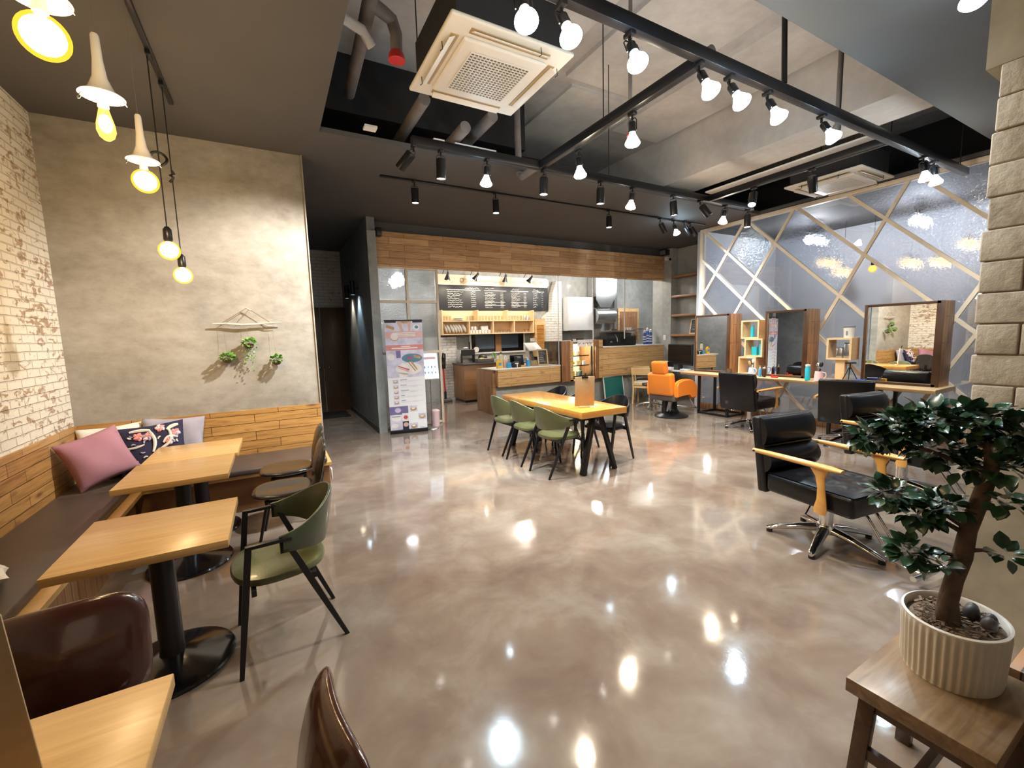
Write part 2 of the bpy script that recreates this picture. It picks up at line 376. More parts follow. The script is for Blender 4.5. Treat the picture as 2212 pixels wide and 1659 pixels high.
def subd(o, n=2):
    m = o.modifiers.new('smooth', 'SUBSURF'); m.levels = n; m.render_levels = n; return o
def tag(o, label, cat, group=None):
    o['label'] = label; o['category'] = cat
    if group: o['group'] = group
    return o
def thing(name, label, cat, loc=(0, 0, 0), rz=0, group=None, rot=None):
    o = bpy.data.objects.new(name, None); C.objects.link(o); o.empty_display_size = .1
    o.location = loc; o.rotation_euler = rot or (0, 0, rz)
    return tag(o, label, cat, group)
def struct(o):
    o['kind'] = 'structure'; return o
KIDS = {}
def copy_tree(o, loc, rz, label, parent=None):
    c = o.copy(); C.objects.link(c)
    if parent: c.parent = parent
    else:
        c.location = loc; c.rotation_euler = (0, 0, rz); c['label'] = label
    for ch in [x for x in bpy.data.objects if x.parent == o]: copy_tree(ch, None, None, None, c)
    return c
def text(name, body, size, mat, parent, loc, rot, ext=.001, align='CENTER'):
    cu = bpy.data.curves.new(name, 'FONT'); cu.body = body; cu.size = size; cu.extrude = ext; cu.align_x = align; cu.align_y = 'CENTER'
    cu.materials.append(mat)
    tmp = bpy.data.objects.new(name, cu); C.objects.link(tmp)
    dg = bpy.context.evaluated_depsgraph_get(); me = bpy.data.meshes.new_from_object(tmp.evaluated_get(dg))
    bpy.data.objects.remove(tmp); bpy.data.curves.remove(cu)
    me.materials.clear(); me.materials.append(mat)
    o = bpy.data.objects.new(name, me); C.objects.link(o); o.parent = parent; o.location = loc; o.rotation_euler = rot
    return o
def light(kind, loc, power, col, size=.05, aim=None, angle=100, blend=.7, parent=None):
    d = bpy.data.lights.new('lamp_light', kind); d.energy = power*K; d.color = col
    if kind == 'SPOT': d.spot_size = R(angle); d.spot_blend = blend; d.shadow_soft_size = size
    elif kind == 'POINT': d.shadow_soft_size = size
    o = bpy.data.objects.new('lamp_light', d); C.objects.link(o); o.location = loc
    if aim: o.rotation_euler = Vector(aim).to_track_quat('-Z', 'Y').to_euler()
    if parent:
        o.parent = parent
    return o
ORD = ['first', 'second', 'third', 'fourth', 'fifth', 'sixth', 'seventh', 'eighth', 'ninth', 'tenth', 'eleventh', 'twelfth']

# ------------------------------------------------------------------ room shell
WX, WY = -1.65, 5.35          # brick wall plane, plaster wall plane
GX, GY = 7.75, 5.85           # glazed partition plane and its far end
KY = 7.70                     # front plane of the kitchen
struct(MB().span((-1.8, -1.7, -.1), (11.8, 12.4, 0)).build('floor', M['floor']))
# ceiling with the rectangular opening
c = MB()
OX0, OX1, OY0, OY1 = .56, 7.69, 1.75, 4.68
c.span((-1.8, -1.7, CEIL), (OX0, 12.4, CEIL+.05)); c.span((OX1, -1.7, CEIL), (11.8, 12.4, CEIL+.05))
c.span((OX0, -1.7, CEIL), (OX1, OY0, CEIL+.05)); c.span((OX0, OY1, CEIL), (OX1, 12.4, CEIL+.05))
struct(c.build('ceiling', M['ceil']))
# void above the opening: slab, dark walls, downstand beam
c = MB()
c.span((-.6, .2, 4.70), (9.2, 7.2, 4.85))
struct(c.build('ceiling_slab', M['slab'])); c = MB()
for i, (x0, x1, y0, y1) in enumerate([(1.9, 3.05, 2.2, 6.1), (3.3, 4.5, 1.2, 4.4), (3.5, 4.7, 4.55, 6.6), (4.75, 5.7, .4, 5.2), (7.1, 8.6, .3, 3.1)]):
    c.span((x0, y0, 4.66-.012*(i % 2)), (x1, y1, 4.70))
struct(c.build('trim_slab_panels', M['slab2']))
struct(MB().span((5.75, .2, 3.95), (6.45, 7.2, 4.70)).build('beam_trim', M['slab2']))
c = MB()
for a, b in (((-.65, .15, CEIL+.05), (-.6, 7.2, 4.85)), ((9.2, .15, CEIL+.05), (9.25, 7.2, 4.85)), ((-.6, .15, CEIL+.05), (9.2, .2, 4.85)), ((-.6, 7.2, CEIL+.05), (9.2, 7.25, 4.85))): c.span(a, b)
struct(c.build('wall_void', M['plenum']))
struct(MB().span((-.6, 5.2, 4.1), (3.2, 7.2, 4.70)).build('trim_void_duct', M['plenum']))

struct(MB().span((WX-.1, -1.6, 0), (WX, WY+.1, CEIL)).build('wall_left', M['brickw']))
struct(MB().span((WX-.1, WY, 0), (.43, WY+.12, CEIL)).build('wall_plaster', M['conc']))
struct(MB().span((.31, WY+.12, 0), (.43, 10.6, CEIL)).build('wall_hall_left', M['conc_dark']))
struct(MB().span((.3, 10.6, 0), (1.7, 10.7, CEIL)).build('wall_hall_end', M['brickk']))
struct(MB().span((1.50, 7.46, 0), (1.63, 10.6, CEIL)).build('wall_partition', M['conc_dark']))
struct(MB().span((1.70, 10.42, 0), (11.6, 10.55, CEIL)).build('wall_back', M['conc_grey']))
struct(MB().span((11.5, 6.05, 0), (11.65, 10.42, CEIL)).build('wall_right', M['conc_grey']))
struct(MB().span((-1.8, -1.7, 0), (11.8, -1.6, CEIL)).build('wall_front', M['conc']))
struct(MB().span((10.5, -1.6, 0), (10.6, 6.0, CEIL)).build('wall_rear_room', M['bluewall']))
struct(MB().span((7.85, 5.95, 0), (11.5, 6.05, CEIL)).build('wall_rear_side', M['bluewall']))
# wall between the glass and the kitchen, with the shelf recess
c = MB(); X0 = 8.68
c.span((X0, 7.42, 0), (8.95, KY+.3, CEIL)); c.span((X0+.24, 6.05, 0), (8.95, 7.42, CEIL))
struct(c.build('wall_niche', M['conc_grey']))
struct(MB().span((1.63, KY+.02, 3.45), (X0, KY+.14, CEIL)).build('wall_bulkhead', M['ceil']))
# brick pillar beside the entrance
c = MB(); PXX = 3.10
c.span((PXX, -1.6, 2.82), (3.55, .80, CEIL)); c.span((PXX+.03, -1.6, 0), (3.55, .74, 1.0))
struct(c.build('wall_pillar_plaster', plain('stained plaster', (.33, .29, .22), .85, var=.3, s=3, bmp=.4, bs=12)))
c = MB(); z = 1.0; k = 0
while z < 2.82:
    h = .152; j = random.uniform(-.010, .012)
    y1 = .76+j; ys = [y1]; y = y1 - (.15 if k % 2 else .33)
    while y > -1.3: ys.append(y); y -= .33
    ys.append(-1.6)
    for a, b in zip(ys, ys[1:]):
        jj = random.uniform(-.004, .004)
        c.span((PXX+jj, b+.0025, z+.0025), (3.5, a-.0025, min(z+h-.0025, 2.82)), .008, 3)
    z += h; k += 1
struct(MB().span((PXX+.008, -1.6, 1.0), (3.52, .742, 2.82)).build('wall_pillar_core', plain('dirty mortar', (.17, .135, .10), .9, var=.3)))
struct(c.build('wall_pillar', M['brickp'], ang=50))

# pine cladding above the bench
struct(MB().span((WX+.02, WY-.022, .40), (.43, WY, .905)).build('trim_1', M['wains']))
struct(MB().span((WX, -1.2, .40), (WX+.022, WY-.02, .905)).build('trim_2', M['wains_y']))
struct(MB().span((.43, WY-.02, 0), (.442, WY+.13, CEIL)).build('trim_3', M['conc']))
struct(MB().span((1.62, KY-.06, 2.87), (X0+.02, KY+.06, 3.45), .004).build('trim_4', M['hdr']))
struct(MB().span((1.495, 7.44, 0), (1.635, 7.462, 3.40)).build('trim_5', M['conc_grey']))
struct(MB().span((1.49, 7.43, 0), (1.50, 10.6, .1)).build('baseboard_hall', M['ceil']))
# kitchen ceiling (lower)
struct(MB().span((1.63, KY+.14, 3.40), (11.5, 10.42, 3.44)).build('ceiling_kitchen', M['conc_grey']))
# white brick parts in the kitchen
struct(MB().span((3.3, 10.36, 0), (4.15, 10.42, 1.62)).build('wall_kitchen_brick', M['brickk']))
c = MB()
prof = [(6.80, .93), (7.40, .93), (7.40, 3.12), (7.22, 3.12), (7.08, 2.75), (7.04, 2.28), (6.80, 2.10)]
c.prism(prof, 10.22, 10.41, lambda u, v, w: (u, w, v))
struct(c.build('wall_kitchen_chimney', M['brickk']))

# ---- glazed timber screen beside the kitchen entrance
def window_screen():
    w = struct(thing('window_2', 'tall timber screen of hammered glass panes', 'window')); del w['category']; del w['label']
    x0, x1, y0, y1 = 1.66, 2.74, KY-.03, KY+.03
    f = MB()
    for a in (x0, 2.18, x1): f.span((a-.022, y0, 0), (a+.022, y1, 2.88), .003)
    f.build('window_frame', M['lat'], w)
    for z in (.03, 1.36, 2.27, 2.86): MB().span((x0, y0+.004, z-.022), (x1, y1-.004, z+.022), .003).build('glazing_bar', M['lat'], w)
    p = MB()
    for a, b in ((x0+.02, 2.16), (2.2, x1-.02)):
        for z0, z1 in ((.05, 1.34), (1.38, 2.25), (2.29, 2.84)): p.span((a, KY, z0), (b, KY+.004, z1))
    p.build('glass_pane', M['hglass'], w)
    return w
window_screen()

# ---- diagonal lattice partition
def lattice_partition():
    w = struct(thing('window_1', 'x', 'window')); del w['category']; del w['label']
    y0, y1, z0, z1 = -1.5, GY, .10, 3.56
    back = [((4.95, 3.60), (3.06, 1.77)), ((5.79, 3.56), (4.12, 1.93)), ((4.07, 3.58), (2.35, 1.94)), ((3.36, 3.58), (1.89, 2.16)), ((2.52, 3.56), (1.91, 2.93)), ((5.82, 3.0), (4.57, 1.78)), ((5.8, 2.21), (5.5, 1.91)), ((1.75, 3.58), (.8, 2.65)), ((5.85, 1.46), (4.6, .22))]
    fwd = [((4.95, 3.58), (5.8, 2.30)), ((4.11, 3.57), (5.08, 1.94)), ((2.65, 3.54), (3.53, 1.80)), ((1.9, 2.01), (2.08, 1.65)), ((.9, 3.4), (1.5, 2.2))]
    def line(p, q):
        s = (q[1]-p[1])/(q[0]-p[0]); return s, p[1]-s*p[0]
    lb = sorted([line(*l) for l in back], key=lambda l: l[1]+3*l[0]); lf = sorted([line(*l) for l in fwd], key=lambda l: l[1]+3*l[0])
    def clip(s, b):
        ys = sorted([(z0-b)/s, (z1-b)/s]); a, c_ = max(ys[0], y0), min(ys[1], y1)
        return (a, s*a+b), (c_, s*c_+b)
    for s, b in lb+lf:
        p, q = clip(s, b); ox = .026 if s > 0 else .020
        if q[0]-p[0] < .1: continue
        MB().bar((GX-ox, p[0], p[1]), (GX-ox, q[0], q[1]), .045, .030, upv=(1, 0, 0)).build('lattice_bar', M['lat'], w)
    f = MB()
    f.span((GX-.045, y0, z1-.01), (GX+.045, y1, z1+.05), .003); f.span((GX-.05, y1-.03, .0), (GX+.05, y1+.03, z1+.05), .003)
    f.build('window_frame', M['lat'], w)
    MB().span((GX-.05, y0, 0), (GX+.05, y1, .11), .003).build('kick_board', M['dkwood'], w)
    def cut(poly, s, b, keep_above):
        out = []
        for i in range(len(poly)):
            p, q = poly[i], poly[(i+1) % len(poly)]
            dp, dq = p[1]-s*p[0]-b, q[1]-s*q[0]-b
            if not keep_above: dp, dq = -dp, -dq
            if dp >= 0: out.append(p)
            if dp*dq < 0:
                t = dp/(dp-dq); out.append((p[0]+(q[0]-p[0])*t, p[1]+(q[1]-p[1])*t))
        return out
    clear, ham = MB(), MB()
    bl = [None]+lb+[None]; fl = [None]+lf+[None]
    for i in range(len(bl)-1):
        for j in range(len(fl)-1):
            poly = [(y0, z0), (y1, z0), (y1, z1), (y0, z1)]
            if bl[i]: poly = cut(poly, *bl[i], True)
            if poly and bl[i+1]: poly = cut(poly, *bl[i+1], False)
            if poly and fl[j]: poly = cut(poly, *fl[j], True)
            if poly and fl[j+1]: poly = cut(poly, *fl[j+1], False)
            if len(poly) < 3: continue
            cyy = sum(p[0] for p in poly)/len(poly); cz = sum(p[1] for p in poly)/len(poly)
            m = ham if ((i+j) % 2 == 0 and cz > 1.9) or (cyy < 2.6 and cz > 1.9) else clear
            m.prism(poly, GX+.004, GX+.012, lambda u, v, w_: (w_, u, v))
    clear.build('glass_pane', M['glass'], w); ham.build('hammered_glass_pane', M['hglass'], w)
lattice_partition()

# ---- hall doors
for k, x in enumerate((.45, 1.0)):
    d = struct(thing('door_%d' % (k+1), 'x', 'door', (x, 10.58, 0))); del d['category']; del d['label']
    MB().span((0, -.04, 0), (.53, .0, 2.36), .004).build('door_leaf', M['door'], d)
    hx = .44 if k == 0 else .09
    h = MB(); h.cyl((hx, -.05, 1.02), (hx, -.1, 1.02), .014); h.ball((hx, -.12, 1.02), .032, (1, 1, 1), 12); h.build('door_handle', M['chrome'], d)
tag(MB().span((.5, 9.55, .002), (1.35, 10.35, .02), .004).build('door_mat', M['mat']), 'black rubber mat on the hall floor before the brown doors', 'mat')

# ------------------------------------------------------------------ corner bench
b = thing('corner_bench', 'L-shaped brown padded bench under the pine cladding in the plaster wall corner', 'bench')
m = MB(); m.span((WX+.03, -1.2, 0), (-1.14, WY-.66, .34)); m.span((WX+.03, WY-.60, 0), (.42, WY-.03, .34)); m.build('base', M['dkwood'], b)
m = MB(); m.span((WX+.03, -1.2, .34), (-1.08, WY-.66, .372)); m.build('front_rail', M['top'], b)
m = MB(); m.span((WX+.03, WY-.66, .34), (.44, WY-.03, .372)); m.build('front_rail', M['top'], b)
MB().span((WX+.03, -1.15, .372), (-1.15, WY-.68, .43), .018, 3).build('seat_pad', M['bench'], b)
MB().span((WX+.03, WY-.68, .372), (.40, WY-.03, .43), .018, 3).build('seat_pad', M['bench'], b)
o = thing('wall_socket', 'white socket plate on the bench end by the walkway', 'socket', (.445, 4.86, .2)); MB().span((-.004, -.045, -.06), (.008, .045, .06), .003).build('plate', M['whitep'], o)

def pillow(name, w, h, t, mat, label, loc, rot, group=None, deco=None):
    p = thing(name, label, 'cushion', loc, 0, group, rot)
    def side(sg):
        def f(u, v):
            a, c_ = 2*u-1, 2*v-1
            e = (max(0, 1-abs(a)**2.4)*max(0, 1-abs(c_)**2.4))**.5
            k = 1-.07*(1-abs(c_)**1.5)*abs(a)**4; q = 1-.07*(1-abs(a)**1.5)*abs(c_)**4
            return (a*w/2*k, sg*t/2*e+.006*math.sin(9*u+5*v)*e, c_*h/2*q)
        return f
    m = MB(); m.surf(side(1), 25, 25); m.surf(side(-1), 25, 25)
    bmesh.ops.remove_doubles(m.bm, verts=m.bm.verts, dist=.0015)
    m.build('cover', mat, p, 60)
    if deco: deco(p, side(-1), w, h)
    return p
def floral(p, f, w, h):
    rnd = random.Random(11)
    mats = {'w': [], 'r': [], 'g': [], 'p': []}
    mb = {k: MB() for k in mats}
    def stroke(k, pts, r):
        r = r*1.35; P = [Vector(f(.5+x/2, .5+y/2))+Vector((0, -.004, 0)) for x, y in pts]
        mb[k].tube(P, [r*(.6+.4*math.sin(PI*i/(len(P)-1))) for i in range(len(P))], 6)
    def curve(a, c_, bend, n=8):
        d = (c_[0]-a[0], c_[1]-a[1]); return [(a[0]+d[0]*t-d[1]*bend*math.sin(PI*t), a[1]+d[1]*t+d[0]*bend*math.sin(PI*t)) for t in [i/(n-1) for i in range(n)]]
    stroke('w', curve((-.6, .75), (.0, .72), .05), .012); stroke('w', curve((-.02, .7), (.02, -.2), .12), .011)
    stroke('w', curve((.2, -.15), (.55, .65), -.25), .012); stroke('w', curve((.5, .62), (.85, .8), .1), .014)
    stroke('w', curve((.35, .1), (.8, .25), .3), .012); stroke('w', curve((-.75, .1), (-.2, .15), -.1), .008)
    for x, y in ((-.8, -.1), (-.55, -.6), (.1, -.5), (-.35, .5), (.75, .45), (.55, .15), (-.1, .45), (.3, .75)):
        for q in range(5):
            a = q*PI*.4+x; stroke(rnd.choice('rrpg'), curve((x, y), (x+.14*math.cos(a), y+.16*math.sin(a)), .3, 6), .012)
    for q in range(22):
        x, y = rnd.uniform(-.8, .8), rnd.uniform(-.8, .6); a = rnd.uniform(0, PI)
        stroke(rnd.choice('wgg'), curve((x, y), (x+.13*math.cos(a), y+.13*math.sin(a)), .2, 5), .006)
    for k, mt, nm in (('w', M['creamc'], 'cream_embroidery'), ('r', M['coral'], 'coral_embroidery'), ('g', M['greyc'], 'grey_embroidery'), ('p', M['pink'], 'pink_embroidery')): mb[k].build(nm, mt, p)
pillow('cushion', .50, .48, .13, M['greyc'], 'lavender grey cotton cushion against the pine boards behind the floral cushion', (-.92, 5.235, .675), (R(-14), R(3), R(-2)))
pillow('cushion', .46, .46, .12, M['creamc'], 'cream cushion in the bench corner behind the dusty pink one', (-1.38, 5.235, .665), (R(-16), R(-2), R(8)))
pillow('cushion', .34, .30, .10, M['brownc'], 'small brown cushion between the dusty pink cushion and the floral cushion', (-1.27, 5.12, .60), (R(-18), R(0), R(6)))
pillow('cushion', .50, .46, .13, M['navyc'], 'midnight blue cushion with white and red flower embroidery', (-1.05, 5.08, .665), (R(-20), R(-4), R(4)), deco=floral)
pillow('cushion', .43, .43, .19, M['plum'], 'dusty pink linen cushion leaning in the bench corner', (-1.37, 4.84, .685), (R(-18), R(-14), R(34)))
pillow('cushion', .36, .34, .13, M['creamc'], 'white cushion lying on the left bench at the photo edge', (-1.45, 3.05, .50), (R(80), R(8), R(20)))

# ------------------------------------------------------------------ pedestal café tables
def square_table(label, loc, s=.63):
    t = thing('cafe_table', label, 'table', loc)
    MB().span((-s/2, -s/2, .682), (s/2, s/2, .72), .003).build('tabletop', M['top'], t)
    MB().lathe([(.0, 0), (.262, 0), (.268, .012), (.262, .022), (.22, .036), (.11, .056), (.055, .075), (.0, .075)], n=48).build('base_disc', M['gloss'], t)
    MB().lathe([(0, .07), (.055, .07), (.052, .085), (.05, .66), (0, .66)], n=32).build('column', M['steel'], t)
    MB().box((0, 0, .67), (.34, .34, .02), bev=.004).build('top_plate', M['steel'], t)
    return t
ta = square_table('square oak pedestal table with the green armchair, nearer of the bench tables', (-.565, 2.61, 0))
copy_tree(ta, (-.655, 3.825, 0), 0, 'square oak pedestal table before the dusty pink cushion, joined to one behind')
copy_tree(ta, (-.635, 4.458, 0), 0, 'square oak pedestal table farthest back, beside the floral cushion')
copy_tree(ta, (-.625, 1.10, 0), 0, 'square oak pedestal table cut by the bottom left photo corner, carrying a menu board')
for o in bpy.data.objects:
    if o.name.startswith('cafe_table'): o['group'] = 'oak pedestal tables along the bench'

# menu boards (hardboard sheets with a bulldog clip)
def menu_board(label, loc, rz, w, h, tilt):
    b = thing('menu_board', label, 'menu board', loc, 0, None, (0, 0, rz))
    a = R(tilt); mt = Matrix.Rotation(a, 4, 'X')
    m = MB(); m.M = mt; m.box((0, 0, h/2+.012), (w, .006, h), bev=.002); m.build('board', M['mdf'], b)
    m = MB(); m.M = mt; m.box((0, .005, h/2+.012), (w-.015, .003, h-.03)); m.build('menu_sheet', M['paper'], b)
    m = MB(); m.M = mt; m.box((0, -.007, h+.003), (.075, .012, .022), bev=.004); m.cyl((0, -.013, h+.005), (0, -.02, h+.05), .007); m.ball((0, -.021, h+.05), .011); m.build('clip', M['steel'], b)
    MB().box((0, .01, .006), (w*.55, .07, .012), bev=.003).build('foot', M['pine'], b)
    return b
menu_board('brown hardboard menu with black clip standing on the long orange table', (3.15, 3.93, .757), R(-22), .235, .35, 4)
menu_board('brown hardboard menu board at the lower left photo corner', (-.622, 1.131, .722), R(10), .30, .43, 12)

# ------------------------------------------------------------------ chairs
def armchair(leather, label, loc, rz, group):
    """open-arm metal chair, front along +Y"""
    t = thing('armchair', label, 'chair', loc, rz, group)
    def seat(u, v):   # closed cushion
        a = 2*PI*u; n = 2.6
        ca, sa = math.cos(a), math.sin(a)
        r = (abs(ca)**n+abs(sa)**n)**(-1/n)
        k = [0, .8, .97, 1, .97, .8, 0]; zz = [.425, .425, .432, .45, .466, .475, .482]
        i = v*6; j = min(5, int(i)); f = i-j; q = k[j]*(1-f)+k[j+1]*f; z = zz[j]*(1-f)+zz[j+1]*f
        w = .235*(1+.06*sa)
        return (ca*r*w*q, .02+sa*r*.225*q, z)
    o = MB(); o.surf(seat, 40, 7, True); o.build('seat', leather, t, 50)
    def back(u, v):
        a = PI*(1.02*u-.01)               # from right arm round the back to left arm
        c_, s_ = math.cos(a), math.sin(a)
        ew = s_**1.6 if s_ > 0 else 0
        top = .668+.135*ew; bot = .59-.055*ew
        z = bot+(top-bot)*v
        lean = .05*ew*v
        return (c_*.265*(1-.02*v), .045-(abs(s_)**.75)*.255-lean, z)
    o = MB(); o.shell(back, 33, 9, lambda v: .030-.012*abs(2*v-1)**2); o.build('backrest', leather, t, 60)
    P_ = [Vector(back(i/40, 1)) for i in range(41)]
    MB().tube(P_, .0085, 8).build('highlight_rim', leather, t, 60)  # rim tube added to catch a highlight along the backrest's top edge
    for s in (-1, 1):
        x = s*.262
        m = MB(); m.bar((s*.245, .235, 0), (x, .155, .655), .026, .018, .004); m.bar((s*.215, -.235, 0), (x, -.005, .650), .026, .018, .004)
        legs = (((s*.245, .235, 0), (x, .155, .66)), ((s*.195, -.265, 0), (x, .0, .655)))
        for p, q in legs:
            P, Q = Vector(p), Vector(q); k = []
            mm = MB()
            d = (Q-P).normalized(); side = Vector((1, 0, 0)); fr = d.cross(side).normalized(); side = fr.cross(d)
            rings = []
            for f, h in ((0, .010), (.55, .015), (1, .014)):
                c_ = P.lerp(Q, f); rings.append(mm.ring([c_+side*h*.8*a+fr*h*b for a, b in ((-1, -1), (1, -1), (1, 1), (-1, 1))]))
            mm.skin(rings); mm.build('leg', M['steel'], t, 30)
        MB().bar((x, .168, .655), (x, -.03, .655), .03, .018, .004).build('armrest', M['steel'], t)
    m = MB(); m.bar((-.25, .15, .415), (.25, .15, .415), .022, .03); m.bar((-.235, -.12, .415), (.235, -.12, .415), .022, .03); m.bar((-.15, -.12, .415), (-.15, .15, .415), .02, .02); m.bar((.15, -.12, .415), (.15, .15, .415), .02, .02)
    m.build('seat_frame', M['steel'], t)
    return t
G1 = 'olive green open-arm chairs'
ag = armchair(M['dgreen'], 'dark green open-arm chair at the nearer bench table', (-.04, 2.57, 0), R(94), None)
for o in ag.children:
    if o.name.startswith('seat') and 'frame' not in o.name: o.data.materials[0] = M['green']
a1 = armchair(M['green'], 'olive green armchair at the long orange table, nearest of three in a row', (2.84, 4.06, 0), R(-88), G1)
copy_tree(a1, (2.83, 4.63, 0), R(-91), 'olive green armchair at the long orange table, middle of three in a row')
copy_tree(a1, (2.84, 5.20, 0), R(-86), 'olive green armchair at the long orange table, farthest of three in a row')
a2 = armchair(M['black_l'], 'black armchair on the far side of the orange table, near end', (3.66, 4.10, 0), R(96), 'black open-arm chairs')
copy_tree(a2, (3.68, 4.80, 0), R(90), 'black armchair behind the hardboard menu on the orange table')
copy_tree(a2, (3.70, 5.46, 0), R(86), 'black armchair on the far side of the orange table, at its far end')

def shell_chair(leather, label, loc, rz, group, kind=0):
    """padded bucket chair, front along +Y"""
    t = thing('shell_chair', label, 'chair', loc, rz, group)
    def pad(hx, hy, th, dome):
        def f(u, v):
            a = 2*PI*u; n = 2.7 if not kind else 4.2; ca, sa = math.cos(a), math.sin(a); r = (abs(ca)**n+abs(sa)**n)**(-1/n)
            ph = PI*(v-.5); q = max(math.cos(ph), 0)**.35; z = math.sin(ph)
            pk = 1+.012*math.sin(34*a)*(1 if abs(z) < .8 else 0)*(1-kind)
            x, y = ca*r*hx*q*pk, sa*r*hy*q*pk
            return (x, y, z*th/2+dome*((x/hx)**2+.6*(y/hy)**2))
        return f
    sz = .455
    o = MB(); o.M = Matrix.Translation((0, .03, sz)); o.surf(pad(.215, .22, .055, .02), 60, 13, True); o.build('seat', leather, t, 60)
    o = MB()
    if kind == 0:
        o.M = Matrix.Translation((0, -.215, .65)) @ Matrix.Rotation(R(102), 4, 'X'); o.surf(pad(.19, .20, .05, .035), 60, 13, True)
    else:
        o.M = Matrix.Translation((0, -.20, .615)) @ Matrix.Rotation(R(101), 4, 'X'); o.surf(pad(.22, .185, .055, .04), 60, 13, True)
    o.build('backrest', leather, t, 60)
    m = MB(); m.tube([(0, -.06, .43), (0, -.16, .435), (0, -.235, .48), (0, -.255, .56)], .02, 10); m.build('back_bracket', M['steel'], t)
    for sx in (-1, 1):
        for sy in (-1, 1):
            MB().cyl((sx*.20, sy*.22+.02, 0), (sx*.13, sy*.12+.02, .435), .009, .013, 10).build('leg', M['steel'], t)
    MB().box((0, .02, .428), (.30, .28, .016), bev=.003).build('seat_frame', M['steel'], t)
    return t
s1 = shell_chair(M['cocoa'], 'dark brown puckered leather chair at the joined tables, nearer the green armchair', (.02, 3.74, 0), R(88), 'dark brown shell chairs at the joined tables')
copy_tree(s1, (.06, 4.34, 0), R(90), 'dark brown puckered leather chair at the joined tables, nearer the plaster wall')
s2 = shell_chair(M['oxblood'], 'oxblood leather chair facing the camera across the bottom left table', (-.66, 1.60, 0), R(183), 'oxblood shell chairs at the bottom left table', 1)
copy_tree(s2, (-.195, .945, 0), R(97), 'oxblood leather chair at the bottom edge, back seen from the side')

# ------------------------------------------------------------------ long table
t = thing('long_table', 'long orange lacquered table on black A-frame legs in the middle of the floor', 'table', (3.225, 4.585, 0))
MB().box((0, 0, .7175), (.66, 1.86, .075), bev=.004).build('tabletop', M['ctop'], t)
for sy in (-1, 1):
    for sx in (-1, 1):
        MB().bar((sx*.24, sy*.82, 0), (sx*.05, sy*.78, .68), .075, .05, .012).build('leg', M['steel'], t)
    MB().box((0, sy*.78, .67), (.5, .12, .02)).build('bracket', M['steel'], t)

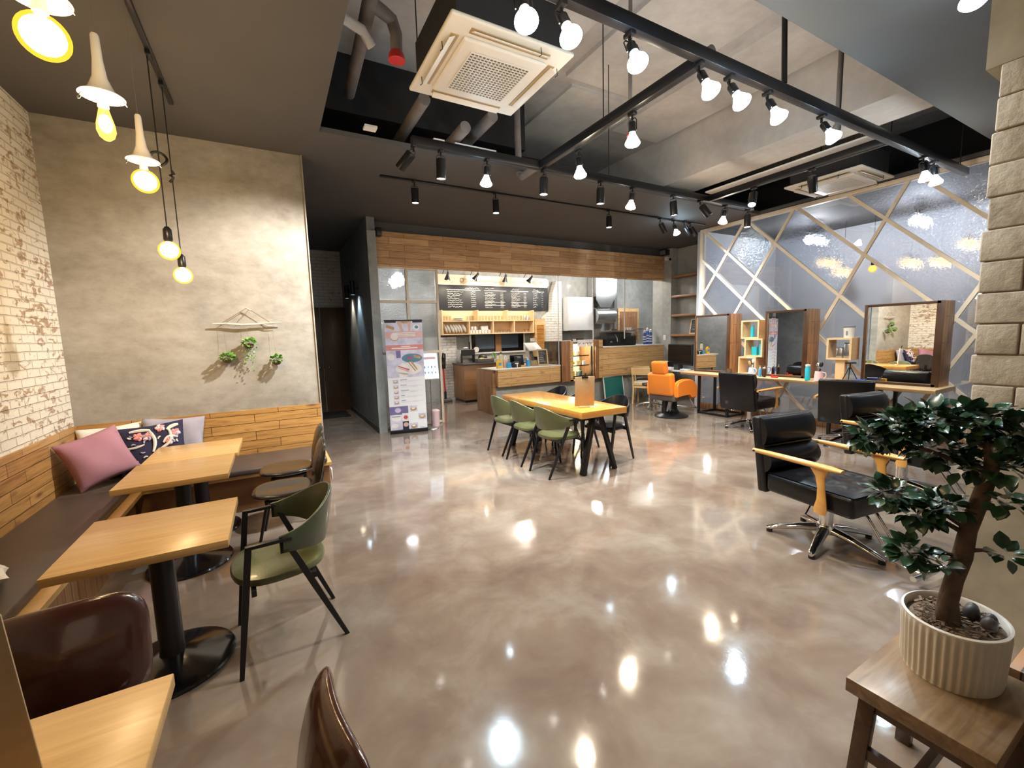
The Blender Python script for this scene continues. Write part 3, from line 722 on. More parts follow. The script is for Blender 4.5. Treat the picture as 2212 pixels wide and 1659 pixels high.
# ------------------------------------------------------------------ salon chairs
def salon_chair(label, loc, rz):
    """black leather salon chair with beech arms, front along +Y"""
    t = thing('salon_chair', label, 'salon chair', loc, rz, 'black leather salon chairs')
    m = MB()
    def seat(u, v):
        x, y = (u-.5), (v-.5)
        z = .50+.018*(1-(2*x)**4)*(1-(2*y)**4)
        for bx in (-.25, .0, .25):
            for by in (-.2, .08, .3):
                z -= .014*math.exp(-((x-bx)**2+(y-by)**2)/.004)
        return (x*.54, .03+y*.56, z)
    m.box((0, .03, .425), (.555, .575, .15), bev=.03, seg=3); m.surf(seat, 37, 37); m.build('seat', M['black_l'], t, 50)
    mt = Matrix.Translation((0, -.27, .36)) @ Matrix.Rotation(R(7), 4, 'X')
    m = MB(); m.M = mt; m.box((0, -.02, .27), (.55, .075, .60), bev=.02, seg=3); m.build('back_shell', M['black_l'], t)
    def roll(z0, z1, d):
        mm = MB(); mm.M = mt
        pr = []
        for i in range(17):
            a = i/16; pr.append((.015+d*math.sin(PI*a)**.6, z0+(z1-z0)*a))
        poly = [(0, z0)]+pr+[(0, z1)]
        rings = []
        for k in range(9):
            f = k/8; x = (f-.5)*.535; q = 1-.25*abs(2*f-1)**6
            rings.append(mm.ring([(x, y*q, z) for y, z in poly]))
        mm.skin(rings); return mm
    roll(.13, .33, .085).build('lumbar_cushion', M['black_l'], t, 50)
    roll(.335, .565, .06).build('headrest_cushion', M['black_l'], t, 50)
    for s in (-1, 1):
        x = s*.315
        a = MB()
        pts = [(x, -.33, .665), (x, -.2, .668), (x, .0, .67), (x, .2, .672), (x, .27, .672)]
        rings = []
        for i, p in enumerate(pts):
            hw = (.018, .022, .025, .032, .022)[i]; hh = (.016, .02, .021, .02, .012)[i]
            rings.append(a.ring([(p[0]+hw*math.cos(q)*1.0, p[1], p[2]+hh*math.sin(q)) for q in [2*PI*k/14 for k in range(14)]]))
        a.skin(rings); ar = a.build('armrest', M['armw'], t, 50)
        mm = MB(); cs = [(.13, .66, .062, .018), (.14, .60, .03, .016), (.15, .52, .024, .016), (.155, .44, .03, .016), (.15, .37, .042, .016), (.148, .34, .034, .014)]
        rings = []
        for yy, zz, w, th in cs: rings.append(mm.ring([(x+th*.75*math.cos(q), yy+w*math.sin(q), zz) for q in [2*PI*k/14 for k in range(14)]]))
        mm.skin(rings); mm.build('arm_post', M['armw'], t, 50)
        q = MB(); q.cyl((x*1.02, -.315, .665), (x*1.075, -.315, .665), .008, n=10); q.build('arm_bolt', M['steel'], ar)
    MB().cyl((0, 0, .09), (0, 0, .36), .042, n=28).build('column', M['chrome'], t)
    m = MB(); m.lathe([(0, .075), (.06, .075), (.062, .12), (.05, .14), (0, .14)], n=28)
    for k in range(5):
        a = 2*PI*k/5+R(20); d = Vector((math.cos(a), math.sin(a), 0)); n_ = Vector((-d.y, d.x, 0)); rings = []
        for rr, z, w, h in ((.03, .105, .036, .03), (.15, .088, .033, .026), (.27, .055, .027, .02), (.335, .035, .022, .016), (.355, .03, .012, .01)):
            p = d*rr+Vector((0, 0, z)); rings.append(m.ring([p+n_*w*math.cos(q)+Vector((0, 0, h*math.sin(q))) for q in [2*PI*j/12 for j in range(12)]]))
        m.skin(rings); 
    m.build('star_base', M['chrome'], t, 50)
    for k in range(5):
        a = 2*PI*k/5+R(20); MB().cyl((.335*math.cos(a), .335*math.sin(a), 0), (.335*math.cos(a), .335*math.sin(a), .024), .02, n=12).build('foot', M['blackp'], t)
    f = MB()
    for s in (-1, 1):
        f.tube([(s*.05, .16, .36), (s*.05, .27, .32), (s*.05, .385, .14), (s*.05, .435, .085), (s*.05, .49, .07), (s*.05, .56, .07)], .011, 10)
    f.build('footrest_tube', M['chrome'], t)
    MB().cyl((-.15, .565, .07), (.15, .565, .07), .017, n=14).build('footrest_bar', M['chrome'], t)
    f = MB(); f.tube([(.0, -.1, .345), (.0, -.30, .34)], .007, 8); f.tube([(.0+.035*math.cos(a), -.36+.06*math.sin(a), .34) for a in [2*PI*i/20 for i in range(20)]], .005, 8, True); f.build('pump_lever', M['chrome'], t)
    f = MB(); f.tube([(-.02, -.08, .35), (-.03, -.16, .14), (.0, .0, .12)], .006, 8); f.build('pedal_rod', M['steel'], t)
    return t
sa = salon_chair('black leather salon chair with beech arms standing alone nearest the potted ficus', (3.54, 1.555, 0), R(172))
sa.scale = (1.06, 1.09, 1)
copy_tree(sa, (5.22, 1.68, 0), R(171), 'black leather salon chair partly hidden behind the ficus leaves')
copy_tree(sa, (6.74, 4.14, 0), R(-90), 'black leather salon chair, back to camera, before the middle mirror')
copy_tree(sa, (6.80, 2.78, 0), R(-76), 'black leather salon chair, back to camera, before the largest mirror')

# orange barber chair
t = thing('barber_chair', 'orange barber chair with headrest on a black base', 'barber chair', (6.54, 5.55, 0), R(-84))
m = MB(); m.lathe([(0, 0), (.30, 0), (.305, .015), (.27, .04), (.16, .075), (.11, .14), (.10, .36), (0, .36)], n=40); m.build('base', M['steel'], t)
mt = Matrix.Translation((0, -.27, .38)) @ Matrix.Rotation(R(9), 4, 'X')
m = MB(); m.M = mt; m.box((0, 0, .27), (.52, .15, .42), bev=.05, seg=4); m.build('backrest', M['orange'], t)
m = MB(); m.M = mt; m.box((0, -.01, .585), (.30, .12, .23), bev=.035, seg=4); m.build('headrest', M['orange'], t)
m = MB(); m.box((0, .02, .48), (.50, .52, .13), bev=.04, seg=4); m.build('seat', M['orange'], t)
for s in (-1, 1):
    m = MB(); pr = [(-.30, .40), (-.32, .62), (-.27, .70), (-.1, .735), (.08, .73), (.22, .69), (.31, .60), (.335, .48), (.32, .36), (.12, .36), (.10, .46), (-.1, .44)]
    m.prism(pr, s*.24, s*.335, lambda u, v, w: (w, u, v)); bmesh.ops.bevel(m.bm, geom=list(m.bm.edges), offset=.022, segments=3, affect='EDGES'); m.build('arm_panel', M['orange'], t, 50)
m = MB(); m.box((0, -.06, .405), (.56, .50, .15), bev=.03, seg=3); m.build('shell', M['taupe'], t)
MB().cyl((-.06, -.13, .05), (-.05, -.12, .34), .055, n=18).build('pump_cylinder', M['blackp'], t); MB().cyl((.03, -.17, .12), (.06, -.15, .30), .022, n=14).build('gas_strut', M['inox'], t)
m = MB(); m.tube([(.12, -.12, .34), (.14, -.22, .30), (.13, -.24, .16)], .022, 10); m.build('recline_lever', M['chrome'], t)
m = MB()
for s in (-1, 1): m.tube([(s*.18, .28, .38), (s*.18, .46, .16), (s*.18, .58, .10)], .012, 8)
m.tube([(-.22, .50, .12), (.22, .50, .12)], .014, 8); m.build('footrest', M['chrome'], t)

# ------------------------------------------------------------------ styling desk, mirrors, box shelves
DZ = .80
t = thing('styling_desk', 'long pale live-edge wooden styling desk along the lattice glass wall', 'desk')
def edge(y): return 7.09+.035*math.sin(y*2.1+.5)+.012*math.sin(y*7)-.10*max(0, (2.5-y))**1.2
m = MB(); ys = [2.0+i*(5.82-2.0)/60 for i in range(61)]
rings = [m.ring([(edge(y), y, DZ-.01), (edge(y)+.02, y, DZ), (7.70, y, DZ), (7.70, y, DZ-.055), (edge(y)+.03, y, DZ-.055), (edge(y)+.006, y, DZ-.03)]) for y in ys]
m.skin(rings); m.build('desk_top', M['desk'], t, 40)
for y in (5.45, 4.85, 3.2, 2.6):
    m = MB()
    for a, b in (((7.2, y, .02), (7.68, y, .02)), ((7.2, y, 0), (7.2, y, DZ-.055)), ((7.68, y, 0), (7.68, y, DZ-.055))): m.bar(a, b, .04, .04)
    m.build('leg', M['steel'], t)
for y0, y1 in ((4.85, 5.45), (2.6, 3.2)):
    m = MB()
    for x in (7.2, 7.68): m.bar((x, y0, .02), (x, y1, .02), .036, .036)
    m.build('leg_rail', M['steel'], t)
def mirror(label, y0, y1, ztop=1.90, zb=DZ):
    t = thing('mirror', label, 'mirror', (7.35, (y0+y1)/2, zb), 0, 'box-framed mirrors on the styling desk')
    w = y1-y0; h = ztop-zb; f = MB(); fr = .035; dp = .34
    f.span((0, w/2-fr, 0), (dp, w/2, h), .003)
    f.build('side_frame', M['frame'], t)
    MB().span((0, -w/2, 0), (dp, -w/2+.075, h), .003).build('side_frame', M['frame'], t)
    for a in (0, h-fr): MB().span((0, -w/2+fr, a), (dp, w/2-fr, a+fr), .003).build('frame_rail', M['frame'], t)
    MB().span((.02, -w/2+.075, fr), (.03, w/2-fr, h-fr)).build('mirror_glass', M['mirror'], t)
    return t
mirror('dark-framed mirror nearest the shelf recess, beside the stacked box shelves', 4.93, 5.69)
mirror('dark-framed mirror showing the poster stand, between the two sets of box shelves', 3.62, 4.30)
mirror('widest dark-framed mirror, nearest the brick pillar', 2.07, 2.90)
def cubby(label, loc, w=.32, h=.32, d=.24):
    t = thing('box_shelf', label, 'shelf box', loc, 0, 'open pine shelf boxes'); th = .025
    m = MB(); m.span((0, -w/2, 0), (d, w/2, th)); m.span((0, -w/2, h-th), (d, w/2, h)); m.span((0, -w/2, th), (d, -w/2+th, h-th)); m.span((0, w/2-th, th), (d, w/2, h-th))
    m.build('carcass', M['pine'], t); return t
cubby('open pine shelf box standing on the desk, lowest of the stack of three', (7.32, 4.58, DZ))
cubby('open pine shelf box, middle of the stack of three', (7.32, 4.475, DZ+.32))
cubby('open pine shelf box, topmost of the stack of three', (7.32, 4.545, DZ+.64))
cubby('single open pine shelf box with a white tub on top', (7.30, 3.17, 1.12))
tag(MB().span((7.34, 3.10, DZ), (7.42, 3.22, 1.12), .003).build('shelf_post', M['pine'], None), 'pine post under the single open shelf box', 'post')

def bottle(name, mat, label, loc, h, r, cap=None, group=None, neck=.45, capm='whitep', pump=False):
    t = thing(name, label, 'bottle', loc, 0, group)
    MB().lathe([(0, 0), (r, 0), (r*1.02, .01), (r, h*.72), (r*.85, h*.8), (r*neck, h*.86), (r*neck, h*.88), (0, h*.88)], n=24).build('body', mat, t)
    m = MB(); m.lathe([(0, h*.86), (r*neck*1.2, h*.86), (r*neck*1.2, h*.97), (0, h)], n=20)
    if pump: m.tube([(0, 0, h*.95), (0, 0, h*1.12), (-r*.9, 0, h*1.12)], r*.15, 8)
    m.build('cap', M[capm], t); return t
def carton(mat, label, loc, d, lid=None, group=None, rz=0):
    t = thing('carton', label, 'box', loc, rz, group); MB().box((0, 0, d[2]/2), d, bev=.003).build('body', mat, t)
    if lid: MB().box((0, 0, d[2]+.005), (d[0]*1.02, d[1]*1.02, .012), bev=.003).build('lid', lid, t)
    return t
z1, z2, z3 = DZ+.32+.025, DZ+.64+.025, DZ+.025
bottle('shampoo_bottle', M['cyan'], 'turquoise bottle with white cap, left of two in the topmost pine box', (7.42, 4.56, z2), .24, .028)
bottle('shampoo_bottle', M['cyan'], 'turquoise bottle, right of two in the topmost pine box', (7.42, 4.44, z2), .23, .022)
carton(M['cyan'], 'low turquoise carton in the middle pine box', (7.42, 4.50, z1), (.06, .09, .15))
carton(M['cyan'], 'tall turquoise carton in the middle pine box', (7.42, 4.385, z1), (.05, .06, .2))
carton(M['inox'], 'short silver carton in the single pine box', (7.40, 3.19, 1.146), (.06, .075, .14), M['acdark'])
carton(M['inox'], 'tall silver carton in the single pine box', (7.40, 3.085, 1.146), (.07, .09, .21), M['acdark'])
t = thing('tub', 'white tub with dark lid rim on top of the single pine box', 'tub', (7.42, 3.10, 1.44)); MB().lathe([(0, 0), (.062, 0), (.07, .15), (0, .15)], n=28).build('body', M['whitep'], t); MB().lathe([(0, .15), (.072, .15), (.072, .165), (0, .165)], n=28).build('lid', M['acdark'], t); MB().box((-.067, 0, .07), (.006, .02, .06)).build('label_patch', M['ink'], t)
def pitcher(label, mat, loc, rz=0, r=.06, h=.15):
    t = thing('pitcher', label, 'pitcher', loc, rz)
    MB().lathe([(0, 0), (r, 0), (r*.95, h*.5), (r*.8, h), (r*.74, h), (r*.86, h*.5), (r*.8, .01), (0, .01)], n=28).build('body', mat, t)
    MB().tube([(0, -r*.8, h*.9), (0, -r*1.5, h*.85), (0, -r*1.7, h*.6), (0, -r*1.3, h*.3), (0, -r*.95, h*.25)], .007, 8).build('handle', mat, t)
    return t
pitcher('pale blue plastic pitcher holding combs before the lowest pine box', plain('pale blue plastic', (.62, .70, .86), .3), (7.19, 4.40, DZ), R(-20))
pitcher('pale pink plastic pitcher beside the turquoise spray bottle', M['pink'], (7.16, 3.35, DZ))
def brush(label, loc, h, mat, rot): 
    t = thing('hair_brush', label, 'brush', loc, 0, None, rot); MB().cyl((0, 0, 0), (0, 0, h*.55), .008, .011, 10).build('handle', mat, t)
    m = MB(); m.ball((0, 0, h*.77), .026, (.5, 1, 1.6*1.0), 14); m.build('head', mat, t)
brush('white hair brush standing in the pale blue pitcher', (7.19, 4.41, DZ+.03), .30, M['whitep'], (R(6), 0, 0))
brush('black hair brush standing in the pale blue pitcher', (7.185, 4.385, DZ+.03), .28, M['blackp'], (R(-9), R(5), 0))
brush('brown hair brush standing in the pale blue pitcher', (7.20, 4.39, DZ+.03), .26, M['armw'], (R(-16), R(-3), 0))
brush('black paddle brush standing in the pale pink pitcher', (7.16, 3.36, DZ+.03), .29, M['blackp'], (R(10), 0, 0))
brush('chrome roller brush standing in the pale pink pitcher', (7.16, 3.33, DZ+.03), .27, M['chrome'], (R(-12), R(4), 0))
bottle('spray_bottle', M['cyan'], 'tall turquoise spray bottle on the desk by the pink pitcher', (7.15, 3.50, DZ), .25, .035, neck=.8)
bottle('pump_bottle', M['blue'], 'small blue pump bottle on the desk by the blue pitcher', (7.17, 4.25, DZ), .17, .022, pump=True)
bottle('pump_bottle', M['amberb'], 'small brown bottle with white cap right of the blue pump bottle', (7.17, 4.17, DZ), .17, .02, pump=True)
bottle('pump_bottle', M['amberb'], 'small brown bottle half behind the blue pump bottle', (7.23, 4.23, DZ), .16, .018)
t = thing('hair_clip', 'red plastic hair clip lying on the desk before the middle mirror', 'hair clip', (7.16, 4.0, DZ)); MB().box((0, 0, .016), (.04, .11, .03), bev=.01).build('jaw', M['red'], t); MB().box((0, .03, .042), (.02, .03, .03), bev=.006).build('grip', M['red'], t)
t = thing('phone_tripod', 'black folding tripod with phone clamp on the desk', 'tripod', (7.22, 2.98, DZ))
for k in range(3):
    a = 2*PI*k/3+.5; MB().cyl((.12*math.cos(a), .12*math.sin(a), 0), (.01*math.cos(a), .01*math.sin(a), .22), .006, .008, 8).build('leg', M['blackp'], t)
MB().cyl((0, 0, .2), (0, 0, .29), .009, n=10).build('column', M['blackp'], t); MB().bar((0, -.07, .29), (0, .06, .28), .016, .022).build('clamp', M['blackp'], t)
t = thing('hair_dryer', 'blue and white hair dryer lying on the desk before the widest mirror', 'hair dryer', (7.18, 2.83, DZ)); MB().cyl((0, -.06, .035), (0, .07, .035), .03, .026, 18).build('barrel', M['royal'], t); MB().cyl((0, .03, .03), (-.06, .05, .02), .016, n=12).build('handle', M['whitep'], t)
carton(M['yellow'], 'small yellow carton on the desk beside the hair dryer', (7.14, 2.72, DZ), (.05, .06, .05))
t = thing('pot_candle', 'brown pottery jar on the desk beside the first mirror', 'jar', (7.22, 4.84, DZ)); MB().lathe([(0, 0), (.03, 0), (.045, .05), (.04, .1), (.03, .1), (.03, .02), (0, .02)], n=20).build('body', M['bark'], t)
tag(MB().box((7.72, 2.12, .30), (.02, .20, .55), bev=.004).build('pink_sheet', M['pink']), 'pink foam board leaning below the desk beside the brick pillar', 'board')
m = MB(); m.tube([(6.95, 3.6, .008), (6.6, 3.3, .008), (6.3, 3.35, .008), (6.15, 3.1, .008), (5.9, 2.9, .008)], .006, 6)
tag(m.build('power_cord', M['wire']), 'thin black power cord on the floor before the desk', 'cord')

# ------------------------------------------------------------------ shelf recess and computer corner
for k, z in enumerate((2.95, 2.47, 2.01, 1.53)):
    s = tag(MB().span((X0+.0, 6.10, z-.05), (X0+.24, 7.41, z), .003).build('wall_shelf', M['dkwood_x']), 'thick wooden shelf in the grey recess, %s from the top' % ORD[k], 'shelf', 'wooden shelves in the grey recess')
def frame(label, loc, w, h, tilt, fm, im, rz):
    t = thing('picture_frame', label, 'picture frame', loc, rz); mt = Matrix.Rotation(R(tilt), 4, 'X'); b = .025
    m = MB(); m.M = mt; m.span((-w/2, -.008, 0), (-w/2+b, .008, h)); m.span((w/2-b, -.008, 0), (w/2, .008, h)); m.span((-w/2+b, -.008, 0), (w/2-b, .008, b)); m.span((-w/2+b, -.008, h-b), (w/2-b, .008, h)); m.build('frame', fm, t)
    m = MB(); m.M = mt; m.span((-w/2+b, -.002, b), (w/2-b, .004, h-b)); m.build('picture', im, t); return t, mt
def scribble(mb, x0, x1, z, h, y, rnd, wob=.5):
    pts = []; x = x0
    while x < x1:
        pts.append((x, y, z+rnd.uniform(-h, h)*.36)); x += h*rnd.uniform(.22, .45)
    if len(pts) > 2: mb.tube(pts, h*.09, 4)
t, mt = frame('black framed certificate on the shelf second from the bottom', (X0+.14, 6.52, 2.01), .34, .27, -12, M['blackp'], M['paper'], R(-90))
t, mt = frame('pine framed little chalkboard on the lowest recess shelf', (X0+.10, 6.80, 1.53), .30, .36, -12, M['pine'], M['slate'], R(-90))
m = MB(); m.M = mt; rnd = random.Random(3)
for k in range(6): scribble(m, -.09, .09*rnd.uniform(.3, 1), .30-.04*k, .022, -.005, rnd)
m.build('chalk_writing', M['chalk'], t)
t = thing('computer_desk', 'small white desk carrying the black monitor before the shelf recess', 'desk', (8.25, 6.72, 0))
MB().box((.05, 0, .70), (.62, 1.15, .03), bev=.003).build('desk_top', M['whitep'], t)
for sy in (-1, 1): MB().box((.05, sy*.55, .345), (.55, .025, .69)).build('side_panel', M['whitep'], t)
t = thing('monitor', 'large black monitor on the white desk', 'monitor', (8.22, 6.74, .715), R(-100))
MB().box((0, 0, .35), (.80, .05, .48), bev=.012).build('bezel', M['blackp'], t); MB().box((0, -.027, .36), (.76, .004, .42)).build('display', M['screen'], t); MB().box((0, .01, .06), (.10, .04, .12)).build('stand', M['blackp'], t); MB().box((0, 0, .008), (.3, .2, .016), bev=.004).build('foot', M['blackp'], t)
carton(M['whitep'], 'white box lying before the foot of the monitor', (8.0, 6.92, .715), (.09, .3, .07))
carton(M['whitep'], 'slim white box under the right corner of the monitor', (8.0, 6.42, .715), (.09, .22, .045))
t = thing('printer', 'black and white printer left of the monitor', 'printer', (8.3, 7.55-.25, .715), R(-90)); 
MB().box((0, 0, .08), (.36, .3, .15), bev=.012).build('body', M['blackp'], t); MB().box((0, 0, .165), (.36, .3, .02), bev=.006).build('lid', M['whitep'], t); MB().box((.12, -.153, .1), (.07, .005, .03)).build('control_panel', M['whitep'], t)
t = thing('photo_frame_pane', 'pale blue glass sheet leaning on the lowest recess shelf', 'glass sheet', (X0+.12, 6.45, 1.53)); MB().box((0, 0, .14), (.02, .3, .28)).build('sheet', plain('pale blue glass sheet', (.45, .55, .66), .1), t)

def wood_chair(label, loc, rz, cushion=None):
    t = thing('wooden_chair', label, 'chair', loc, rz, 'pale beech dining chairs')
    MB().box((0, 0, .44), (.42, .42, .035), bev=.012).build('seat', M['beech'], t)
    for s in (-1, 1):
        MB().cyl((s*.18, .18, 0), (s*.18, .18, .43), .018, .022, 12).build('leg', M['beech'], t)
        MB().tube([(s*.185, -.24, 0), (s*.185, -.19, .25), (s*.185, -.19, .45), (s*.185, -.23, .66), (s*.185, -.27, .82)], .021, 10).build('leg', M['beech'], t)
    def bk(u, v):
        x = (u-.5)*.40; return (x, -.255-.03*(1-(2*u-1)**2)-.03*v, .67+.15*v)
    MB().shell(bk, 13, 4, .02).build('backrest', M['beech'], t)
    m = MB(); m.box((0, .18, .39), (.36, .02, .05)); m.box((0, -.19, .39), (.36, .02, .05)); m.box((.185, 0, .39), (.02, .36, .05)); m.box((-.185, 0, .39), (.02, .36, .05)); m.build('apron', M['beech'], t)
    if cushion:
        m = MB(); m.box((0, .01, .475), (.40, .40, .05), bev=.022, seg=4); m.build('seat_cushion', cushion, t)
    return t
wood_chair('pale beech chair with white seat cushion beside the orange barber chair', (7.28, 6.95, 0), R(-62), M['creamc'])
wood_chair('pale beech chair with black seat against the pine counter', (7.72, 7.28, 0), R(-75), M['black_l'])
t = thing('rolling_stool', 'small black-seated rolling stool with chrome caster base behind the orange chair', 'stool', (6.98, 6.48, 0))
MB().lathe([(0, .47), (.16, .47), (.18, .49), (.17, .52), (0, .53)], n=28).build('seat', M['black_l'], t); MB().cyl((0, 0, .08), (0, 0, .47), .02, n=14).build('column', M['chrome'], t)
m = MB()
for k in range(5):
    a = 2*PI*k/5; m.tube([(0, 0, .10), (.12*math.cos(a), .12*math.sin(a), .095), (.27*math.cos(a), .27*math.sin(a), .065)], .014, 8)
m.build('star_base', M['chrome'], t)
for k in range(5):
    a = 2*PI*k/5; MB().ball((.27*math.cos(a), .27*math.sin(a), .028), .028, (1, 1, 1), 12).build('caster', M['chrome'], t)
t = thing('leaning_chalkboard', 'green chalkboard with white frame leaning below the pine counter', 'chalkboard', (7.02, KY-.10, 0), 0, None, (R(-8), 0, R(4)))
MB().box((0, 0, .29), (.62, .012, .56)).build('board', M['gboard'], t)
m = MB(); w, h = .66, .60
m.span((-w/2, -.012, 0), (-w/2+.022, .012, h)); m.span((w/2-.022, -.012, 0), (w/2, .012, h)); m.span((-w/2, -.012, 0), (w/2, .012, .022)); m.span((-w/2, -.012, h-.022), (w/2, .012, h)); m.build('frame', M['whitep'], t)
t = thing('security_camera', 'white security camera on the grey column beside the pine header', 'camera', (8.64, 7.52, 3.38))
MB().box((.0, 0, 0), (.08, .10, .09), bev=.02).build('mount', M['whitep'], t); MB().cyl((-.02, -.05, -.01), (-.06, -.14, -.04), .04, .038, 16).build('body', M['whitep'], t); MB().cyl((-.06, -.14, -.04), (-.065, -.15, -.043), .03, n=16).build('lens', M['screen'], t)
t = thing('wall_speaker', 'small black speaker high on the grey column', 'speaker', (8.62, 7.58, 3.53)); MB().box((0, 0, 0), (.14, .20, .13), bev=.01).build('cabinet', M['blackp'], t); MB().box((-.072, 0, 0), (.004, .16, .10)).build('grille', M['acdark'], t)
t = thing('corner_speaker', 'small black speaker on top of the plaster partition by the hall', 'speaker', (1.72, KY-.10, 3.42)); MB().box((0, 0, 0), (.09, .12, .14), bev=.01).build('cabinet', M['blackp'], t)
t = thing('wall_switch', 'white switch plate at the right end of the pine counter', 'switch', (X0-.005, 7.60, 1.45)); MB().box((0, 0, 0), (.012, .08, .13), bev=.003).build('plate', M['whitep'], t)

# ------------------------------------------------------------------ ceiling bars, tracks and lamps
BZ = 3.40
def rail(label, a, b, w=.05, h=.07):
    m = MB(); m.bar(a, b, w, h, .004, upv=(0, 0, 1)); o = m.build('lighting_rail', M['steel']); tag(o, label, 'lighting rail'); return o
rail('black lighting bar along the near side of the ceiling opening', (.9, 2.0, BZ), (7.4, 2.0, BZ), .06, .08)
rail('black lighting bar along the far side of the ceiling opening', (1.25, 4.0, BZ), (6.4, 4.0, BZ), .06, .08)
rail('black lighting bar crossing the opening near the air conditioner with the dark filter', (2.64, 2.03, BZ), (2.64, 3.97, BZ), .06, .08)
rail('black lighting bar crossing the opening beside the pale board', (5.38, 2.03, BZ), (5.38, 3.97, BZ), .06, .08)
rail('thin black track on the ceiling before the kitchen header', (1.32, 5.55, CEIL-.012), (7.4, 5.55, CEIL-.012), .035, .024)
rail('thin black track on the ceiling over the bench tables', (-.57, 3.3, CEIL-.012), (-.57, 4.65, CEIL-.012), .035, .024)
for x, y in ((1.6, 2.0), (4.4, 2.0), (7.2, 2.0), (3.6, 4.0), (2.64, 3.0)):
    tag(MB().cyl((x, y, BZ+.035), (x, y, 4.7), .005, n=8).build('hanger_rod', M['wire']), 'thin rod hanging a black lighting bar from the slab', 'rod', 'hanger rods of the lighting bars')
tag(MB().span((5.22, 2.08, 3.436), (5.56, 3.92, 3.456), .003).build('ceiling_board', M['slab2']), 'pale board lying along the top of the right crossing bar', 'board')

def lamp(kind, label, mount, aim, em, col, power, group, drop=.05, angle=None):
    t = thing('track_lamp', label, 'ceiling lamp', mount, 0, group)
    a = Vector(aim).normalized(); q = a.to_track_quat('-Z', 'Y').to_matrix().to_4x4()
    MB().box((0, 0, -.012), (.036, .07, .024), bev=.003).build('canopy', M['steel'], t)
    MB().cyl((0, 0, -.02), (0, 0, -drop-.01), .009, n=10).build('stem', M['steel'], t)
    piv = Matrix.Translation((0, 0, -drop)) @ q
    y = MB(); y.M = piv; y.tube([(-.045, 0, -.10), (-.045, 0, -.02), (-.03, 0, 0), (.03, 0, 0), (.045, 0, -.02), (.045, 0, -.10)], .004, 6); y.build('yoke', M['steel'], t)
    if kind == 'can':
        b = MB(); b.M = piv; b.lathe([(0, -.03), (.04, -.03), (.046, -.04), (.046, -.205), (.041, -.205), (.041, -.19), (0, -.19)], n=28); b.build('housing', M['steel'], t)
        if em:
            e = MB(); e.M = piv; e.lathe([(0, -.1905), (.0405, -.1905), (.0405, -.196), (0, -.198)], n=28); e.build('lens', em, t)
        tip = piv @ Vector((0, 0, -.215)); ang = angle or 75
    else:
        b = MB(); b.M = piv; b.lathe([(0, -.02), (.022, -.02), (.028, -.03), (.028, -.10), (0, -.10)], n=20); b.build('socket', M['steel'], t)
        e = MB(); e.M = piv; e.lathe([(0, -.098), (.02, -.098), (.026, -.115), (.046, -.155), (.058, -.175), (.06, -.187), (.05, -.20), (.025, -.208), (0, -.21)], n=28); e.build('bulb', em, t)
        tip = piv @ Vector((0, 0, -.225)); ang = angle or 130
    if em and ang > 165: light('POINT', tip+Vector((0, 0, -.1)), power, col, .06, parent=t)
    elif em: light('SPOT', tip, power, col, .035, a, ang, .8, t)
    return t
DN = (0, 0, -1)
g = 'reflector lamps on the near lighting bar'
near = [(1.22, 'warm', (-.15, -.45, -1)), (1.48, 'warm', (0, -.5, -1)), (1.96, 'cool', (-.1, -.5, -1)), (2.60, 'warm', (.1, -.5, -1)), (2.92, 'cool', (.1, -.55, -1)), (3.37, 'warm', (.1, -.5, -1)), (4.15, 'cool', (.15, -.55, -1)), (6.15, 'cool', (.25, -.1, -1)), (6.42, 'warm', (.2, -.1, -1))]
for k, (x, c_, a) in enumerate(near):
    cool = c_ == 'cool'
    lamp('par', '%s white reflector lamp on the near lighting bar, %s from the left' % (c_, ORD[k]), (x-a[0]*.12, 1.98-a[1]*.06, BZ-.04), a, E_COOL if cool else E_WARM, COOL if cool else WARM, 40 if cool else 34, g)
far = [(1.26, 'can', 'white', (-1.35, 1.4, -1.75)), (1.52, 'can', 'white', (.0, .1, -1)), (2.00, 'par', 'cool', (0, .2, -1)), (2.67, 'can', 'white', (-.03, 0, -1)), (3.46, 'can', 'white', (0, .05, -1)), (3.96, 'par', 'warm', (0, .2, -1)), (4.68, 'can', 'white', (.1, 0, -1)), (5.24, 'can', '', (.5, -.5, -1)), (5.74, 'par', 'warm', (.1, .25, -1)), (6.26, 'can', 'warm', (0, 0, -1))]
g = 'lamps on the far lighting bar'
for k, (x, kd, c_, a) in enumerate(far):
    nm = {'can': '%s black can spotlight' % ('lit' if c_ else 'unlit'), 'par': '%s white bare reflector lamp' % c_}[kd]
    e, col = {'cool': (E_COOL, COOL), 'warm': (E_WARM, WARM), 'white': (E_WHITE, WHITE), '': (None, WHITE)}[c_]
    lamp(kd, '%s on the far lighting bar, %s from the left' % (nm, ORD[k]), (x-a[0]*.08 if k else x, 3.98, BZ-.04), a, e, col, 240 if k == 0 else (95 if kd == 'can' else 110), g, angle=88 if k == 0 else (160 if kd == 'par' else None))
g = 'lamps on the crossing bars'
lamp('par', 'warm white reflector lamp on the left crossing bar, nearer one', (2.66, 2.68, BZ-.04), (.02, 0, -1), E_WARM, WARM, 50, g)
lamp('par', 'warm white reflector lamp on the left crossing bar, at its far end', (2.70, 3.42, BZ-.04), (.1, 0, -1), E_WARM, WARM, 50, g)
lamp('can', 'unlit black can spotlight on the right crossing bar', (5.38, 2.69, BZ-.04), (.6, .2, -1), None, WHITE, 0, g)
lamp('can', 'cool lit black can spotlight on the right crossing bar', (5.38, 3.35, BZ-.04), (-.5, -.2, -1), E_COOL, COOL, 60, g)
g = 'lamps on the ceiling track before the kitchen'
